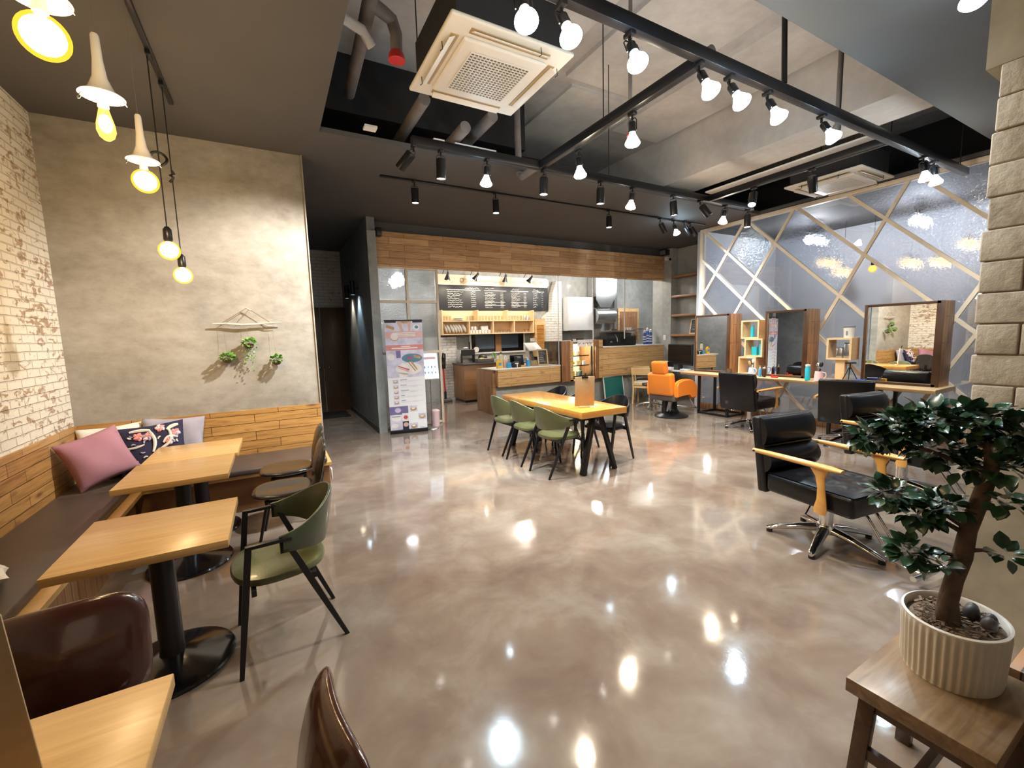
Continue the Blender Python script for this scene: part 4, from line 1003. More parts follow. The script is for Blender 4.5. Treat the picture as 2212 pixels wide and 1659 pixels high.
trk = [(1.73, 'can', DN, E_WHITE, WHITE), (2.88, 'can', DN, E_COOL, COOL), (4.95, 'can', DN, E_COOL, COOL), (6.13, 'can', (.6, -.1, -1), E_COOL, COOL), (6.48, 'par', (.4, -.1, -1), E_COOL, COOL), (6.76, 'can', (.6, -.25, -1), E_WARM, WARM), (6.92, 'can', (.7, -.2, -1), E_WARM, WARM)]
for k, (x, kd, a, e, col) in enumerate(trk):
    lamp(kd, 'spotlight on the thin ceiling track before the kitchen header, %s from the left' % ORD[k], (x, 5.5, CEIL-.024), a, e, col, 130 if k < 3 else 55, g, .07)
lamp('par', 'cool white reflector lamp on the ceiling beside the top of the brick pillar', (3.50, .98, CEIL), (-.25, -.1, -1), E_COOL, COOL, 20, 'reflector lamps on the ceiling', .1)
# lamps of the room behind the lattice glass
for k, (x, y) in enumerate(((9.2, 4.5), (9.3, 3.0), (9.2, 1.2))):
    lamp('can', 'downlight in the room behind the lattice glass, %s from the recess' % ORD[k], (x, y, CEIL), DN, E_WHITE, (.93, .95, 1), 36, 'downlights behind the lattice glass', .05, 172)

def pendant(kind, label, x, y, zb, em, col, power, group):
    t = thing('pendant_lamp', label, 'pendant lamp', (x, y, zb), 0, group)
    r = .066
    if kind == 'funnel' or kind == 'funnel_drop':
        MB().cyl((0, 0, .37), (0, 0, CEIL-zb), .0013, n=6).build('cord', M['acdark'], t)
        MB().lathe([(.012, .37), (.016, .36), (.019, .26), (.027, .19), (.05, .135), (.078, .118), (.08, .114), (.05, .128), (.022, .19), (.014, .26), (.010, .37)], n=32).build('shade', M['ceramic'], t)
        MB().lathe([(0, .15), (.02, .15), (.02, .07), (0, .07)], n=16).build('socket', M['ceramic'], t)
        m = MB()
        for s in (-1, 1): m.tube([(s*.066, -.01, .118), (s*.078, -.01, .096), (s*.082, .0, .09), (s*.078, .01, .096), (s*.066, .01, .118)], .002, 6)
        m.build('shade_clip', M['chrome'], t)
    else:
        MB().cyl((0, 0, .15), (0, 0, CEIL-zb-.02), .004, n=8).build('cord', M['wire'], t)
        MB().lathe([(0, .165), (.012, .165), (.026, .145), (.028, .075), (.02, .06), (0, .06)], n=20).build('socket', M['steel'], t)
    b = MB()
    if kind == 'funnel_drop':
        b.lathe([(0, .075), (.016, .075), (.018, .06), (.032, .0), (.034, -.03), (.026, -.055), (.012, -.068), (0, -.072)], n=28)
    else:
        b.lathe([(0, .072), (.016, .072), (.02, .06)]+[(r*math.cos(a), r*math.sin(a)) for a in [R(65-155*i/14) for i in range(15)]], n=32)
    bo = b.build('bulb', em, t)
    f = MB(); f.ball((0, 0, .002), .024 if kind == 'funnel_drop' else .054, (1, 1, 1.6) if kind == 'funnel_drop' else (1, 1, 1), 20); f.build('filament', E_FIL if power > 5 else E_FAR, bo)
    light('POINT', (0, 0, -.005), power, col, .075, parent=t)
    return t
gp = 'pendant lamps over the bench tables'
pendant('funnel', 'white funnel pendant with amber globe bulb, nearest the camera', -.555, 2.0, 2.605, E_AMB, AMBER, 16, gp)
pendant('funnel_drop', 'white funnel pendant with teardrop filament bulb', -.565, 2.62, 2.60, E_AMB2, AMBER, 16, gp)
pendant('funnel', 'white funnel pendant with amber globe bulb, farthest of the three funnels', -.575, 3.35, 2.585, E_AMB, AMBER, 16, gp)
p1 = pendant('bare', 'amber globe pendant on black cord, higher of the two bare bulbs', -.585, 3.92, 2.29, E_AMB, AMBER, 18, gp)
p2 = pendant('bare', 'amber globe pendant on black cord, lower of the two bare bulbs', -.575, 4.32, 2.17, E_AMB, AMBER, 18, gp)
MB().tube([(.0+.045*math.cos(a), .015*math.sin(a*2), .62+.045*math.sin(a)) for a in [2*PI*i/24 for i in range(24)]], .009, 8, True).build('cord_coil', M['wire'], p1)
MB().tube([(0, 0, .80), (.015, .01, .78), (-.012, 0, .76), (.01, -.01, .745), (0, 0, .73), (-.02, 0, .71)], .009, 8).build('cord_knot', M['wire'], p2)
for y, nm in ((3.92, 'higher'), (4.32, 'lower')):
    tag(MB().box((-.575, y, CEIL-.035), (.03, .09, .03), bev=.003).build('track_adapter', M['steel']), 'black adapter hanging the %s bare globe pendant from the track' % nm, 'adapter')
t = thing('track_plug', 'white plug at the near end of the ceiling track over the bench', 'plug', (-.57, 3.24, CEIL-.03)); MB().box((0, 0, 0), (.03, .08, .045), bev=.006).build('body', M['whitep'], t)

for k, (y, z) in enumerate(((4.47, 2.86), (4.21, 2.65), (3.75, 2.64), (3.21, 2.66), (2.83, 2.62), (2.51, 2.84))):  # globes added behind the glass, imitating reflections of the room's pendants
    pendant('bare', 'added amber globe imitating a pendant reflection in the lattice glass, %s from the recess' % ORD[k], 9.7, y, z, E_AMB2 if k == 3 else E_AMB, AMBER, 1.5, 'added globes imitating reflections in the lattice glass')
# double wall sconce in the hall
for k, (y, col, e) in enumerate(((8.58, COOL, E_COOL), (9.3, WARM, E_WARM))):
    t = thing('wall_sconce', 'black cylinder wall lamp in the dark hall, %s' % ('nearer the corner' if k == 0 else 'nearer the doors'), 'wall lamp', (1.40, y, 2.58), 0, 'wall lamps in the hall')
    MB().lathe([(0, .14), (.045, .14), (.045, -.12), (.038, -.12), (.038, -.10), (0, -.10)], n=24).build('housing', M['steel'], t)
    MB().lathe([(0, -.101), (.037, -.101), (.037, -.104), (0, -.104)], n=24).build('lens', e, t)
    MB().box((.065, 0, .02), (.06, .05, .08)).build('bracket', M['steel'], t)
    light('SPOT', (0, 0, -.13), 16, col, .03, (.25, 0, -1), 80, .6, t)

# ceiling cassette air conditioners
def cassette(label, x, y, rz, tan):
    t = thing('air_conditioner', label, 'air conditioner', (x, y, CEIL), rz, 'ceiling cassette air conditioners')
    s = .475
    MB().box((0, 0, .19), (.84, .84, .30)).build('casing', M['plenum'], t)
    m = MB(); m.box((0, 0, .012), (2*s, 2*s, .03), bev=.012, seg=3); m.build('panel', M['acw'], t)
    m = MB(); m.box((0, 0, -.018), (.66, .66, .03), bev=.03, seg=3); m.build('grille_frame', M['acw'], t)
    MB().box((0, 0, -.0345), (.47, .47, .002)).build('filter', M['acdark'], t)
    m = MB()
    for i in range(17):
        q = -.235+.47*i/16; m.box((q, 0, -.037), (.007, .47, .006)); m.box((0, q, -.0375), (.47, .007, .005))
    m.build('grille', M['acw'], t)
    for k in range(4):
        a = k*PI/2; rm = Matrix.Rotation(a, 4, 'Z')
        m = MB(); m.M = rm; m.box((.385, 0, -.004), (.055, .62, .008), bev=.003); m.build('air_slot', M['acflap'], t)
        m = MB(); m.M = rm; m.box((.405, 0, -.022), (.05, .60, .006), (0, R(28), 0), bev=.002); m.build('louvre', M['acw'], t)
    m = MB()
    for sx in (-1, 1):
        for sy in (-1, 1): m.cyl((sx*.40, sy*.43, .3), (sx*.40, sy*.43, 1.05), .005, n=6)
    m.build('hanger', M['wire'], t)
    m = MB()
    for px_, py in ((-.44, .25), (-.44, -.2), (.44, -.3), (.2, -.45)): m.tube([(px_, py, .0), (px_+.004, py, -.05), (px_-.01, py+.01, -.06)], .003, 6)
    m.build('wire_hook', M['steel'], t)
    return t
cassette('white ceiling cassette air conditioner in the opening, nearer the bench', 1.61, 3.15, 0, 1)
cassette('white ceiling cassette air conditioner beside the lattice glass', 7.16, 3.24, 0, 0)

# pipes in the void
t = thing('drain_pipe', 'grey drain pipe with elbow under the slab left of the air conditioner', 'pipe', (0, 0, 0))
MB().tube([(.78, 1.2, 4.22), (.82, 2.6, 4.20), (.88, 4.2, 4.16), (.90, 4.9, 4.14)], .055, 16).build('main_run', M['duct'], t)
MB().tube([(.86, 3.6, 4.17), (.98, 3.7, 4.20), (1.06, 3.75, 4.20), (1.10, 3.78, 4.12), (1.10, 3.8, 4.0)], .05, 14).build('elbow', M['duct'], t)
MB().lathe([(0, 0), (.07, .005), (.065, .05), (.04, .09), (0, .09)], (1.10, 3.8, 3.92), 20).build('red_cap', M['red'], t)
MB().tube([(.5, 3.6, 4.05), (.82, 3.75, 4.05), (.9, 3.8, 3.98)], .04, 12).build('branch', M['slab2'], t)
t = thing('cable_pipe', 'grey conduit running beside the left crossing bar', 'pipe'); MB().tube([(2.84, 2.1, 3.55), (2.84, 4.72, 3.55), (2.84, 4.78, 3.6), (2.84, 4.80, 4.7)], .04, 14).build('conduit', M['duct'], t)
for k, (x, y) in enumerate(((3.05, 3.1), (4.9, 2.25))):
    t = thing('sprinkler', 'red-tipped sprinkler head hanging from the slab, %s' % ('beside the left crossing bar' if k == 0 else 'above the near lighting bar'), 'sprinkler', (x, y, 3.42))
    MB().cyl((0, 0, .1), (0, 0, 1.28), .018, n=10).build('drop_pipe', M['duct'], t); MB().lathe([(0, .02), (.03, .02), (.035, .1), (.028, .12), (0, .12)], n=16).build('housing', M['duct'], t); MB().lathe([(0, 0), (.032, .0), (.03, .03), (0, .03)], n=16).build('red_cap', M['red'], t)
tag(MB().tube([(3.4, 1.9, 4.66), (3.5, 2.0, 4.5), (3.6, 2.05, 4.1), (3.55, 2.0, 3.46)], .02, 8).build('flexible_hose', M['wire']), 'black flexible hose dropping from the slab to the near lighting bar', 'hose')
for k, (p, q) in enumerate((((1.5, 4.3, 3.95), (1.5, 5.4, 3.95)), ((1.95, 4.35, 3.8), (1.95, 5.3, 3.8)), ((2.25, 4.3, 3.95), (2.25, 5.5, 3.95)))):
    tag(MB().cyl(p, q, .06, n=16).build('air_pipe', M['duct']), 'short grey pipe behind the air conditioner, %s from the bench side' % ORD[k], 'pipe', 'short pipes behind the air conditioner')
for k, (x, w) in enumerate(((1.02, .12), (1.72, .12), (2.15, .5))):
    tag(MB().box((x, 4.58, 3.70), (w, .1, .02)).build('ceiling_stud', M['slab2']), 'pale stud end at the far edge of the opening, %s from the bench side' % ORD[k], 'stud', 'pale stud ends in the ceiling opening')

# ------------------------------------------------------------------ hanging planters on the plaster wall
t = thing('hanging_planter', 'driftwood stick on jute string holding small green plants on the plaster wall', 'wall planter', (-.20, WY-.05, 1.82))
rnd = random.Random(5)
MB().tube([(-.31, 0, .002), (-.2, .0, .004), (-.06, -.004, -.012), (.08, 0, -.004), (.2, 0, .006), (.31, -.002, .012)], [.006, .011, .012, .011, .009, .005], 10).build('driftwood', M['drift'], t)
m = MB(); m.tube([(.12, 0, 0), (.18, .0, -.022), (.26, 0, -.02)], [.006, .005, .003], 8); m.build('twig', M['drift'], t)
MB().tube([(-.01, 0, .165), (.015, 0, .15), (.035, 0, .14)], .006, 8).build('peg', M['drift'], t)
m = MB(); m.tube([(-.23, 0, .01), (.0, 0, .165), (.20, 0, .01)], .0035, 6); m.tube([(.02, 0, .15), (-.06, 0, .05)], .003, 6); m.build('string', M['rope'], t)
def leafball(mb, c, r, n, sz, rnd, flat=.8):
    for _ in range(n):
        d = Vector((rnd.gauss(0, 1), rnd.gauss(0, 1), rnd.gauss(0, 1)))
        if d.length < .1: continue
        d.normalize(); p = Vector(c)+Vector((d.x*r, d.y*r*.8, d.z*r*flat)); add_leaf(mb, p, d+Vector((0, 0, .3)), sz*rnd.uniform(.7, 1.2), rnd)
def add_leaf(mb, p, d, l, rnd, wid=.42, cup=.12):
    d = d.normalized(); s = d.cross(Vector((0, 0, 1)))
    if s.length < .1: s = Vector((1, 0, 0))
    s = s.normalized(); s = (Matrix.Rotation(rnd.uniform(-.7, .7), 3, d) @ s); n = s.cross(d)
    prof = [(0, 0), (.2, .62), (.45, 1), (.7, .8), (.9, .32), (1, 0)]
    mid = [mb._v(p+d*l*f-n*l*cup*(f*f)) for f, w in prof]
    lf = [mb._v(p+d*l*f+s*l*wid*w+n*l*.10*w-n*l*cup*f*f) for f, w in prof[1:-1]]
    rg = [mb._v(p+d*l*f-s*l*wid*w+n*l*.10*w-n*l*cup*f*f) for f, w in prof[1:-1]]
    for side in (lf, rg):
        mb.bm.faces.new((mid[0], mid[1], side[0])); mb.bm.faces.new((mid[-1], side[-1], mid[-2]))
        for i in range(len(side)-1): mb.bm.faces.new((mid[i+1], mid[i+2], side[i+1], side[i]))
spots = [(-.21, -.34, 0), (-.01, -.20, 1), (.23, -.385, 0)]
for x, z, trail in spots:
    MB().tube([(x-.01, 0, 0), (x-.012, .0, z/2), (x, -.02, z+.06)], .001, 5).build('thread', M['rope'], t)
    b = MB(); b.ball((x, -.045, z-.03), .042, (1, .9, .75), 14); b.build('moss_ball', M['bark'], t)
    m = MB(); leafball(m, (x, -.045, z+.005), .045, 90, .032, rnd, .6)
    if trail:
        for k in range(9):
            px_, pz = x+rnd.uniform(-.03, .05), z-.02; yy = -.04
            for q in range(rnd.randint(4, 12)):
                px_ += rnd.uniform(-.016, .012); pz -= .022; add_leaf(m, Vector((px_, yy+rnd.uniform(-.01, .03), pz)), Vector((rnd.uniform(-1, 1), rnd.uniform(-.3, .3), -.6)), .022, rnd)
    m.build('foliage', M['leaf2'], t)

# ------------------------------------------------------------------ poster stand and display by the glass screen
t = thing('poster_stand', 'tall poster stand with pictures of cakes before the glass screen', 'poster stand', (1.955, 7.22, 0), R(-9))
W, H = .62, 1.90
MB().box((0, .012, H/2+.02), (W, .006, H), bev=.002).build('poster', M['poster'], t)
m = MB(); m.box((0, .012, .03), (W+.02, .10, .06), bev=.01); m.box((0, .012, H+.02), (W+.01, .02, .025), bev=.005); m.cyl((0, .03, .05), (0, .03, H), .008); m.build('stand', M['steel'], t)
def pt(u, v): return ((u-.5)*W, H*(1-v)+.02)
LAY = [0]
def rect(mb, u0, v0, u1, v1, lay):
    a, b = pt(u0, v1), pt(u1, v0); y = .009-.0011*lay; mb.span((a[0], y-.001, a[1]), (b[0], y, b[1]))
def shape(mb, pts, lay):
    y = .009-.0011*lay; mb.prism([pt(*p) for p in pts], y-.001, y, lambda u, v, w: (u, w, v))
def oval(mb, cx, cyy, ru, rv, lay, n=24): shape(mb, [(cx+ru*math.cos(2*PI*i/n), cyy+rv*math.sin(2*PI*i/n)) for i in range(n)], lay)
A = {k: MB() for k in 'lilac purple coral pinkband skin cake cream berry teal ink navy white'.split()}
rect(A['lilac'], 0, .02, 1, .215, 1); rect(A['navy'], 0, 0, .30, .02, 1); rect(A['navy'], .74, 0, 1, .02, 1)
shape(A['skin'], [(.30, 0), (.42, 0), (.50, .1), (.44, .105)], 2); shape(A['skin'], [(.70, 0), (.60, .0), (.62, .09), (.67, .1)], 2); shape(A['cake'], [(.40, 0), (.66, 0), (.60, .025), (.46, .025)], 2)
shape(A['cake'], [(.05, .035), (.25, .06), (.24, .085), (.03, .06)], 2); oval(A['cream'], .84, .06, .09, .025, 2); oval(A['teal'], .84, .06, .05, .014, 3)
rect(A['pinkband'], 0, .095, 1, .155, 3); oval(A['cake'], .24, .14, .12, .04, 2); oval(A['cream'], .24, .14, .10, .033, 4)
for k in range(3): rect(A['white'], .28, .107+.013*k, .80, .113+.013*k, 4)
rect(A['coral'], 0, .215, 1, .262, 2)
for k in range(2): rect(A['white'], .40-.25*k, .226+.014*k, .64+.2*k, .232+.017*k, 3)
rect(A['lilac'], 0, .262, 1, .505, 1); oval(A['cream'], .12, .32, .09, .03, 2); rect(A['purple'], .26, .265, .38, .33, 2)
oval(A['teal'], .68, .335, .28, .04, 2); shape(A['berry'], [(.52, .325), (.66, .32), (.68, .35)], 3); shape(A['cake'], [(.72, .305), (.92, .32), (.90, .345), (.74, .33)], 3)
oval(A['cream'], .58, .43, .36, .055, 2); shape(A['cake'], [(.56, .37), (.68, .365), (.82, .44), (.74, .455)], 3); shape(A['cream'], [(.60, .372), (.63, .37), (.79, .445), (.77, .45)], 4); shape(A['berry'], [(.28, .405), (.30, .40), (.60, .435), (.58, .445)], 3); shape(A['pinkband'], [(.30, .42), (.32, .415), (.58, .448), (.56, .46)], 3)
shape(A['cream'], [(.30, .46), (.55, .47), (.52, .503), (.32, .503)], 2)
rect(A['white'], 0, .505, 1, .765, 1)
for k in range(5):
    v = .525+.047*k; rect(A['lilac'], .13, v, .28, v+.036, 2); oval(A['cake'], .205, v+.02, .055, .011, 3); oval(A['cream'], .20, v+.015, .035, .006, 4)
    rect(A['ink'], .33, v, .33+[.18, .17, .22, .1, .12][k], v+.005, 2); rect(A['lilac'], .33, v+.010, .92, v+.0125, 2); rect(A['lilac'], .33, v+.018, .80, v+.0205, 2)
rect(A['purple'], 0, .765, .50, .84, 1); oval(A['lilac'], .22, .80, .08, .022, 2); rect(A['lilac'], 0, .84, .33, .985, 2); oval(A['cream'], .17, .87, .14, .03, 3); rect(A['ink'], .05, .853, .28, .861, 4); oval(A['cream'], .12, .94, .1, .02, 3)
rect(A['cream'], .33, .83, .50, .905, 2); oval(A['berry'], .42, .868, .06, .017, 3); rect(A['navy'], .33, .905, .50, .985, 2); oval(A['skin'], .42, .935, .07, .02, 3)
rect(A['white'], .5, .765, 1, .985, 1)
for u, v in ((.54, .765), (.77, .842), (.53, .925)): rect(A['lilac'], u, v, u+.21, v+.056, 2); oval(A['cake'], u+.105, v+.032, .085, .017, 3); oval(A['cream'], u+.10, v+.026, .05, .008, 4)
rect(A['ink'], .8, .97, .92, .973, 2); rect(A['purple'], 0, .985, .5, 1, 2)
NM = dict(lilac='lilac_picture', purple='violet_picture', coral='coral_band', pinkband='pink_band', skin='printed_arms', cake='printed_cake', cream='printed_plate', berry='printed_berries', teal='printed_teal_plate', ink='printed_lines', navy='dark_print', white='white_print')
for k, mb in A.items(): mb.build(NM[k], M['paper'] if k == 'white' else M[k], t)

t = thing('display_stand', 'tilted bright menu display on a thin floor pole beside the poster stand', 'display stand', (2.40, 7.30, 0), R(-9))
mt = Matrix.Translation((0, 0, 1.12)) @ Matrix.Rotation(R(-16), 4, 'X')
m = MB(); m.M = mt; m.box((0, 0, 0), (.30, .02, .48), bev=.006); m.build('panel', M['whitep'], t)
m = MB(); m.M = mt; m.box((0, -.011, 0), (.275, .003, .45)); m.build('screen', E_SIGN, t)
m = MB(); m.M = mt; m.box((0, -.014, .14), (.22, .002, .045)); m.build('coral_heading', M['pinkband'], t)
m = MB(); m.M = mt
for r_ in range(2):
    for q in range(4): m.box((-.09+.06*q, -.014, -.02-.10*r_), (.018, .002, .045-.015*(q % 2)))
m.build('bottle_pictures', M['teal'], t)
m = MB(); m.cyl((0, .03, .0), (0, .03, 1.05), .009, n=12); m.lathe([(0, 0), (.11, 0), (.105, .012), (0, .015)], n=28); m.build('pole', M['inox'], t)
t = thing('waste_bin', 'small pale pink bin on the floor behind the display pole', 'bin', (2.52, 7.48, 0)); MB().lathe([(0, 0), (.07, 0), (.08, .26), (0, .26)], n=24).build('body', M['pink'], t); MB().lathe([(0, .26), (.083, .26), (.083, .285), (.05, .31), (0, .315)], n=24).build('lid', M['pink'], t)

# ------------------------------------------------------------------ kitchen counters
t = thing('service_counter', 'L-shaped pine-fronted service counter with walnut end panel and pale top', 'counter')
MB().span((3.86, KY+.05, 0), (3.93, 8.55, .925), .003).build('end_panel', M['dkwood'], t)
MB().span((3.935, KY-.05, .575), (5.48, KY+.0, .925), .004).build('front_panel', M['counter'], t)
MB().span((3.86, KY-.06, .925), (5.48, 8.30, .945), .003).build('worktop', M['whitep'], t)
struct(MB().span((3.94, KY+.09, 0), (X0+.1, KY+.16, .56)).build('wall_counter', M['conc_grey']))
MB().span((3.94, KY+.0, .565), (5.48, KY+.08, .58)).build('shadow_rail', M['steel'], t)
t = thing('tall_counter', 'tall pine-fronted counter under the glass screen, right of the cake display', 'counter')
MB().span((6.52, KY-.07, .60), (X0+.02, KY-.02, 1.275), .004).build('front_panel', M['counter'], t)
MB().span((6.43, KY-.10, .58), (6.53, 8.2, 1.46), .004).build('end_post', M['dkwood'], t)
MB().span((6.53, KY-.08, .58), (6.66, KY-.02, 1.46), .004).build('corner_post', M['counter'], t)
MB().span((6.52, KY-.08, 1.275), (X0+.02, 8.2, 1.295), .003).build('worktop', M['whitep'], t)
t = thing('cake_display', 'lit glass-fronted cake display set in a pine surround', 'display case')
m = MB(); m.span((5.49, KY-.08, .56), (5.80, 8.3, 1.46), .004); m.build('side_panel', M['dkwood_x'], t)
m = MB(); m.span((5.72, KY-.09, .56), (5.80, KY+.02, 1.46), .003); m.span((5.72, KY-.09, .56), (6.42, KY+.02, .60), .003); m.build('surround', M['counter'], t)
m = MB(); m.span((5.80, 8.16, .58), (6.40, 8.2, 1.46)); m.span((5.80, KY, 1.42), (6.40, 8.2, 1.45)); m.build('back', M['acw'], t)
m = MB(); m.span((5.80, KY-.03, .60), (6.40, KY+.0, .63)); m.span((6.36, KY-.03, .6), (6.40, KY+.0, 1.42)); m.span((5.8, KY-.03, 1.39), (6.4, KY, 1.42)); m.build('front_frame', M['blackp'], t)
for z in (.66+.0, .90, 1.12):
    MB().span((5.81, KY+.04, z-.012), (6.38, 8.14, z+.0)).build('glass_shelf', M['kglass'] if z > .7 else M['inox'], t); MB().span((5.81, KY+.03, z-.02), (6.34, KY+.04, z+.002)).build('shelf_edge', M['blackp'], t)
MB().span((5.84, KY+.05, 1.405), (6.36, KY+.12, 1.415)).build('light_strip', E_SHELF, t)
MB().span((5.80, KY-.02, .63), (6.36, KY-.014, 1.39)).build('front_glass', M['kglass'], t)
light('POINT', (6.08, KY+.16, 1.34), 7, (1, .85, .5), .05); light('POINT', (6.08, KY+.16, .98), 4, (1, .85, .5), .05); light('POINT', (6.08, KY+.16, .80), 3, (1, .85, .5), .04)
rnd = random.Random(9)
items = [(5.88, .90, 'tub', 'yellow'), (5.98, .90, 'ball', 'yellow'), (6.10, .90, 'tub', 'cream'), (6.18, .90, 'tub', 'yellow'), (6.27, .90, 'box', 'paper'), (5.87, 1.12, 'tub', 'cream'), (6.0, 1.12, 'box', 'yellow'), (6.10, 1.12, 'tub', 'ceramic'), (5.90, .66, 'ball', 'yellow'), (5.99, .66, 'tub', 'yellow'), (6.09, .66, 'tub', 'creamc'), (6.19, .66, 'tub', 'gboard')]
SH = {.66: 'bottom', .90: 'middle', 1.12: 'top'}; cnt = {}
for x, z, kd, mt in items:
    cnt[z] = cnt.get(z, 0)+1; y = KY+.16+rnd.uniform(-.03, .05)
    lb = '%s on the %s shelf of the lit cake display, %s from the left' % ({'tub': 'round tub', 'ball': 'round yellow fruit', 'box': 'small carton'}[kd], SH[z], ORD[cnt[z]-1])
    m = MB()
    if kd == 'tub': m.lathe([(0, 0), (.036, 0), (.044, .09), (.044, .10), (0, .10)], n=20)
    elif kd == 'ball': m.ball((0, 0, .048), .048, (1, 1, 1), 16)
    else: m.box((0, 0, .045), (.07, .05, .09), bev=.003)
    o = m.build({'tub': 'food_tub', 'ball': 'fruit', 'box': 'food_carton'}[kd], M[mt], None, loc=(x, y, z)); tag(o, lb, {'tub': 'tub', 'ball': 'fruit', 'box': 'box'}[kd], 'food in the cake display')
for k, x in enumerate((6.02, 6.145, 6.255, 6.345)):
    t = thing('price_sheet', 'white sheet with small food pictures taped on the cake display, %s from the left' % ORD[k], 'paper sheet', (x, KY-.047, 1.40), 0, 'paper sheets on the cake display', (0, R((2, 1, -3, 2)[k]), 0))
    w = (.13, .11, .08, .09)[k]; MB().box((0, 0, 0), (w, .0015, .15)).build('sheet', M['paper'], t)
    MB().box((-.02, -.0018, -.01), (.03, .001, .035)).build('printed_drink', M['ink'], t); MB().box((.025, -.0018, 0), (.022, .001, .03)).build('printed_fruit', M['coral'], t)
for k, (x, mt) in enumerate(((5.84, 'blackp'), (5.88, 'whitep'), (5.93, 'ceramic'))):
    tag(MB().lathe([(0, 0), (.018, 0), (.018, .03), (0, .04)], (x, KY+.0, 1.46), 14).build('jar', M[mt]), 'tiny jar on top of the cake display, %s from the left' % ORD[k], 'jar', 'jars on the cake display')
t = thing('pan', 'dark frying pan on top of the cake display', 'pan', (6.26, 8.0, 1.46)); MB().lathe([(0, 0), (.11, 0), (.14, .04), (.136, .04), (.108, .006), (0, .006)], n=32).build('bowl', M['steel'], t); MB().bar((.13, 0, .03), (.26, -.06, .05), .02, .014, .004).build('handle', M['royal'], t)

# glass panes above the counter
for k, (a, b, z0) in enumerate(((5.46, 6.43, 1.46), (6.46, 7.4, 1.46), (7.42, X0-.01, 1.295))):
    z0 = .945 if k == 0 else z0
    if k == 0:
        m = MB(); m.span((4.9, KY-.004, .945), (5.47, KY+.004, 2.87)); w = m.build('window_3', M['kglass']); struct(w)
        m = MB(); m.span((5.47, KY-.006, .945), (5.485, KY+.006, 2.87), .002); struct(m.build('trim_6', M['whitep']))
        m = MB(); m.span((5.49, KY-.004, 1.47), (b, KY+.004, 2.87)); struct(m.build('window_4', M['kglass']))
    else:
        m = MB(); m.span((a, KY-.004, z0+.002 if k == 1 else z0), (b, KY+.004, 2.87)); struct(m.build('window_%d' % (k+4), M['kglass']))
for k, x in enumerate((6.445, 7.41)):
    m = MB(); m.span((x-.012, KY-.008, 1.46), (x+.012, KY+.008, 2.87), .002); struct(m.build('trim_%d' % (k+7), M['whitep']))

# ------------------------------------------------------------------ things on the counters
CZ = .945
t = thing('easel_board', 'small pine-framed chalkboard leaning on the service counter', 'chalkboard', (5.17, 7.86, CZ), 0, None, (R(-9), 0, R(-6)))
m = MB(); w, h = .25, .36
m.span((-w/2, -.01, 0), (-w/2+.025, .01, h)); m.span((w/2-.025, -.01, 0), (w/2, .01, h)); m.span((-w/2, -.01, 0), (w/2, .01, .03)); m.span((-w/2, -.01, h-.03), (w/2, .01, h)); m.build('frame', M['pine'], t)
MB().box((0, 0, h/2), (w-.04, .006, h-.04)).build('board', M['slate'], t); m = MB()
for k in range(6): scribble(m, -.08, .08*rnd.uniform(.2, 1), .29-.04*k, .018, -.005, rnd)
m.build('chalk_writing', M['chalk'], t)
t = thing('till', 'white point of sale screen seen from behind on the service counter', 'till', (5.04, 8.14, CZ), R(10))
MB().box((0, 0, .02), (.24, .24, .04), bev=.008).build('foot', M['whitep'], t); m = MB(); m.box((0, .0, .2), (.09, .05, .34), (R(-14), 0, 0), bev=.01); m.build('stand', M['acdark'], t)
m = MB(); m.box((0, -.05, .41), (.38, .035, .26), (R(-52), 0, 0), bev=.012); m.build('screen_housing', M['whitep'], t); m = MB(); m.box((0, -.05, .56), (.10, .06, .07), bev=.01); m.build('customer_display', M['whitep'], t)
bottle('sanitiser_bottle', M['blue'], 'clear blue hand sanitiser pump bottle on the service counter', (4.76, 7.84, CZ), .17, .042, pump=True)
t = thing('drink_carton', 'yellow and white drink carton at the front corner of the service counter', 'carton', (4.06, 7.84, CZ), R(8)); MB().box((0, 0, .07), (.10, .07, .14), bev=.004).build('body', M['yellow'], t); MB().box((0, -.0365, .09), (.07, .002, .06)).build('printed_panel', M['blue'], t); m = MB(); m.prism([(-.05, .14), (.05, .14), (.0, .20)], -.03, .03, lambda u, v, w: (u, w, v)); m.build('gable_top', M['yellow'], t)
bottle('syrup_bottle', plain('pale juice bottle', (.72, .66, .42), .25), 'tall pale bottle with green cap behind the drink carton', (4.17, 7.95, CZ), .34, .04, capm='green')
bottle('syrup_bottle', plain('rose juice bottle', (.72, .45, .33), .25), 'short rose bottle beside the tall pale bottle', (4.24, 7.90, CZ), .20, .04)
carton(M['blue'], 'small blue and white carton beside the rose bottle', (4.28, 7.82, CZ), (.09, .05, .11))
t = thing('card_reader', 'black card reader with white T-shaped mark on the service counter', 'card reader', (4.45, 7.83, CZ), R(6)); MB().box((0, 0, .06), (.17, .09, .12), bev=.012).build('body', M['blackp'], t); m = MB(); m.box((.0, -.046, .085), (.09, .003, .02)); m.box((.01, -.046, .045), (.026, .003, .08)); m.build('white_mark', M['whitep'], t)
t = thing('receipt_printer', 'black receipt printer tower behind the card reader', 'printer', (4.56, 7.93, CZ)); MB().box((0, 0, .11), (.11, .12, .22), bev=.01).build('body', M['blackp'], t); MB().box((0, -.05, .20), (.08, .05, .03), bev=.005).build('lid', M['acdark'], t)
t = thing('tablet', 'black tablet screen standing behind the sanitiser bottle', 'tablet', (4.62, 8.05, CZ), 0, None, (R(-10), 0, 0)); MB().box((0, 0, .13), (.34, .015, .24), bev=.006).build('body', M['blackp'], t); MB().box((0, -.009, .13), (.32, .002, .22)).build('display', M['screen'], t)
carton(M['mdf'], 'brown carton beside the small chalkboard', (4.96, 7.93, CZ), (.13, .09, .11)); carton(M['armw'], 'low orange box before the black tablet', (4.62, 7.82, CZ), (.12, .08, .04))
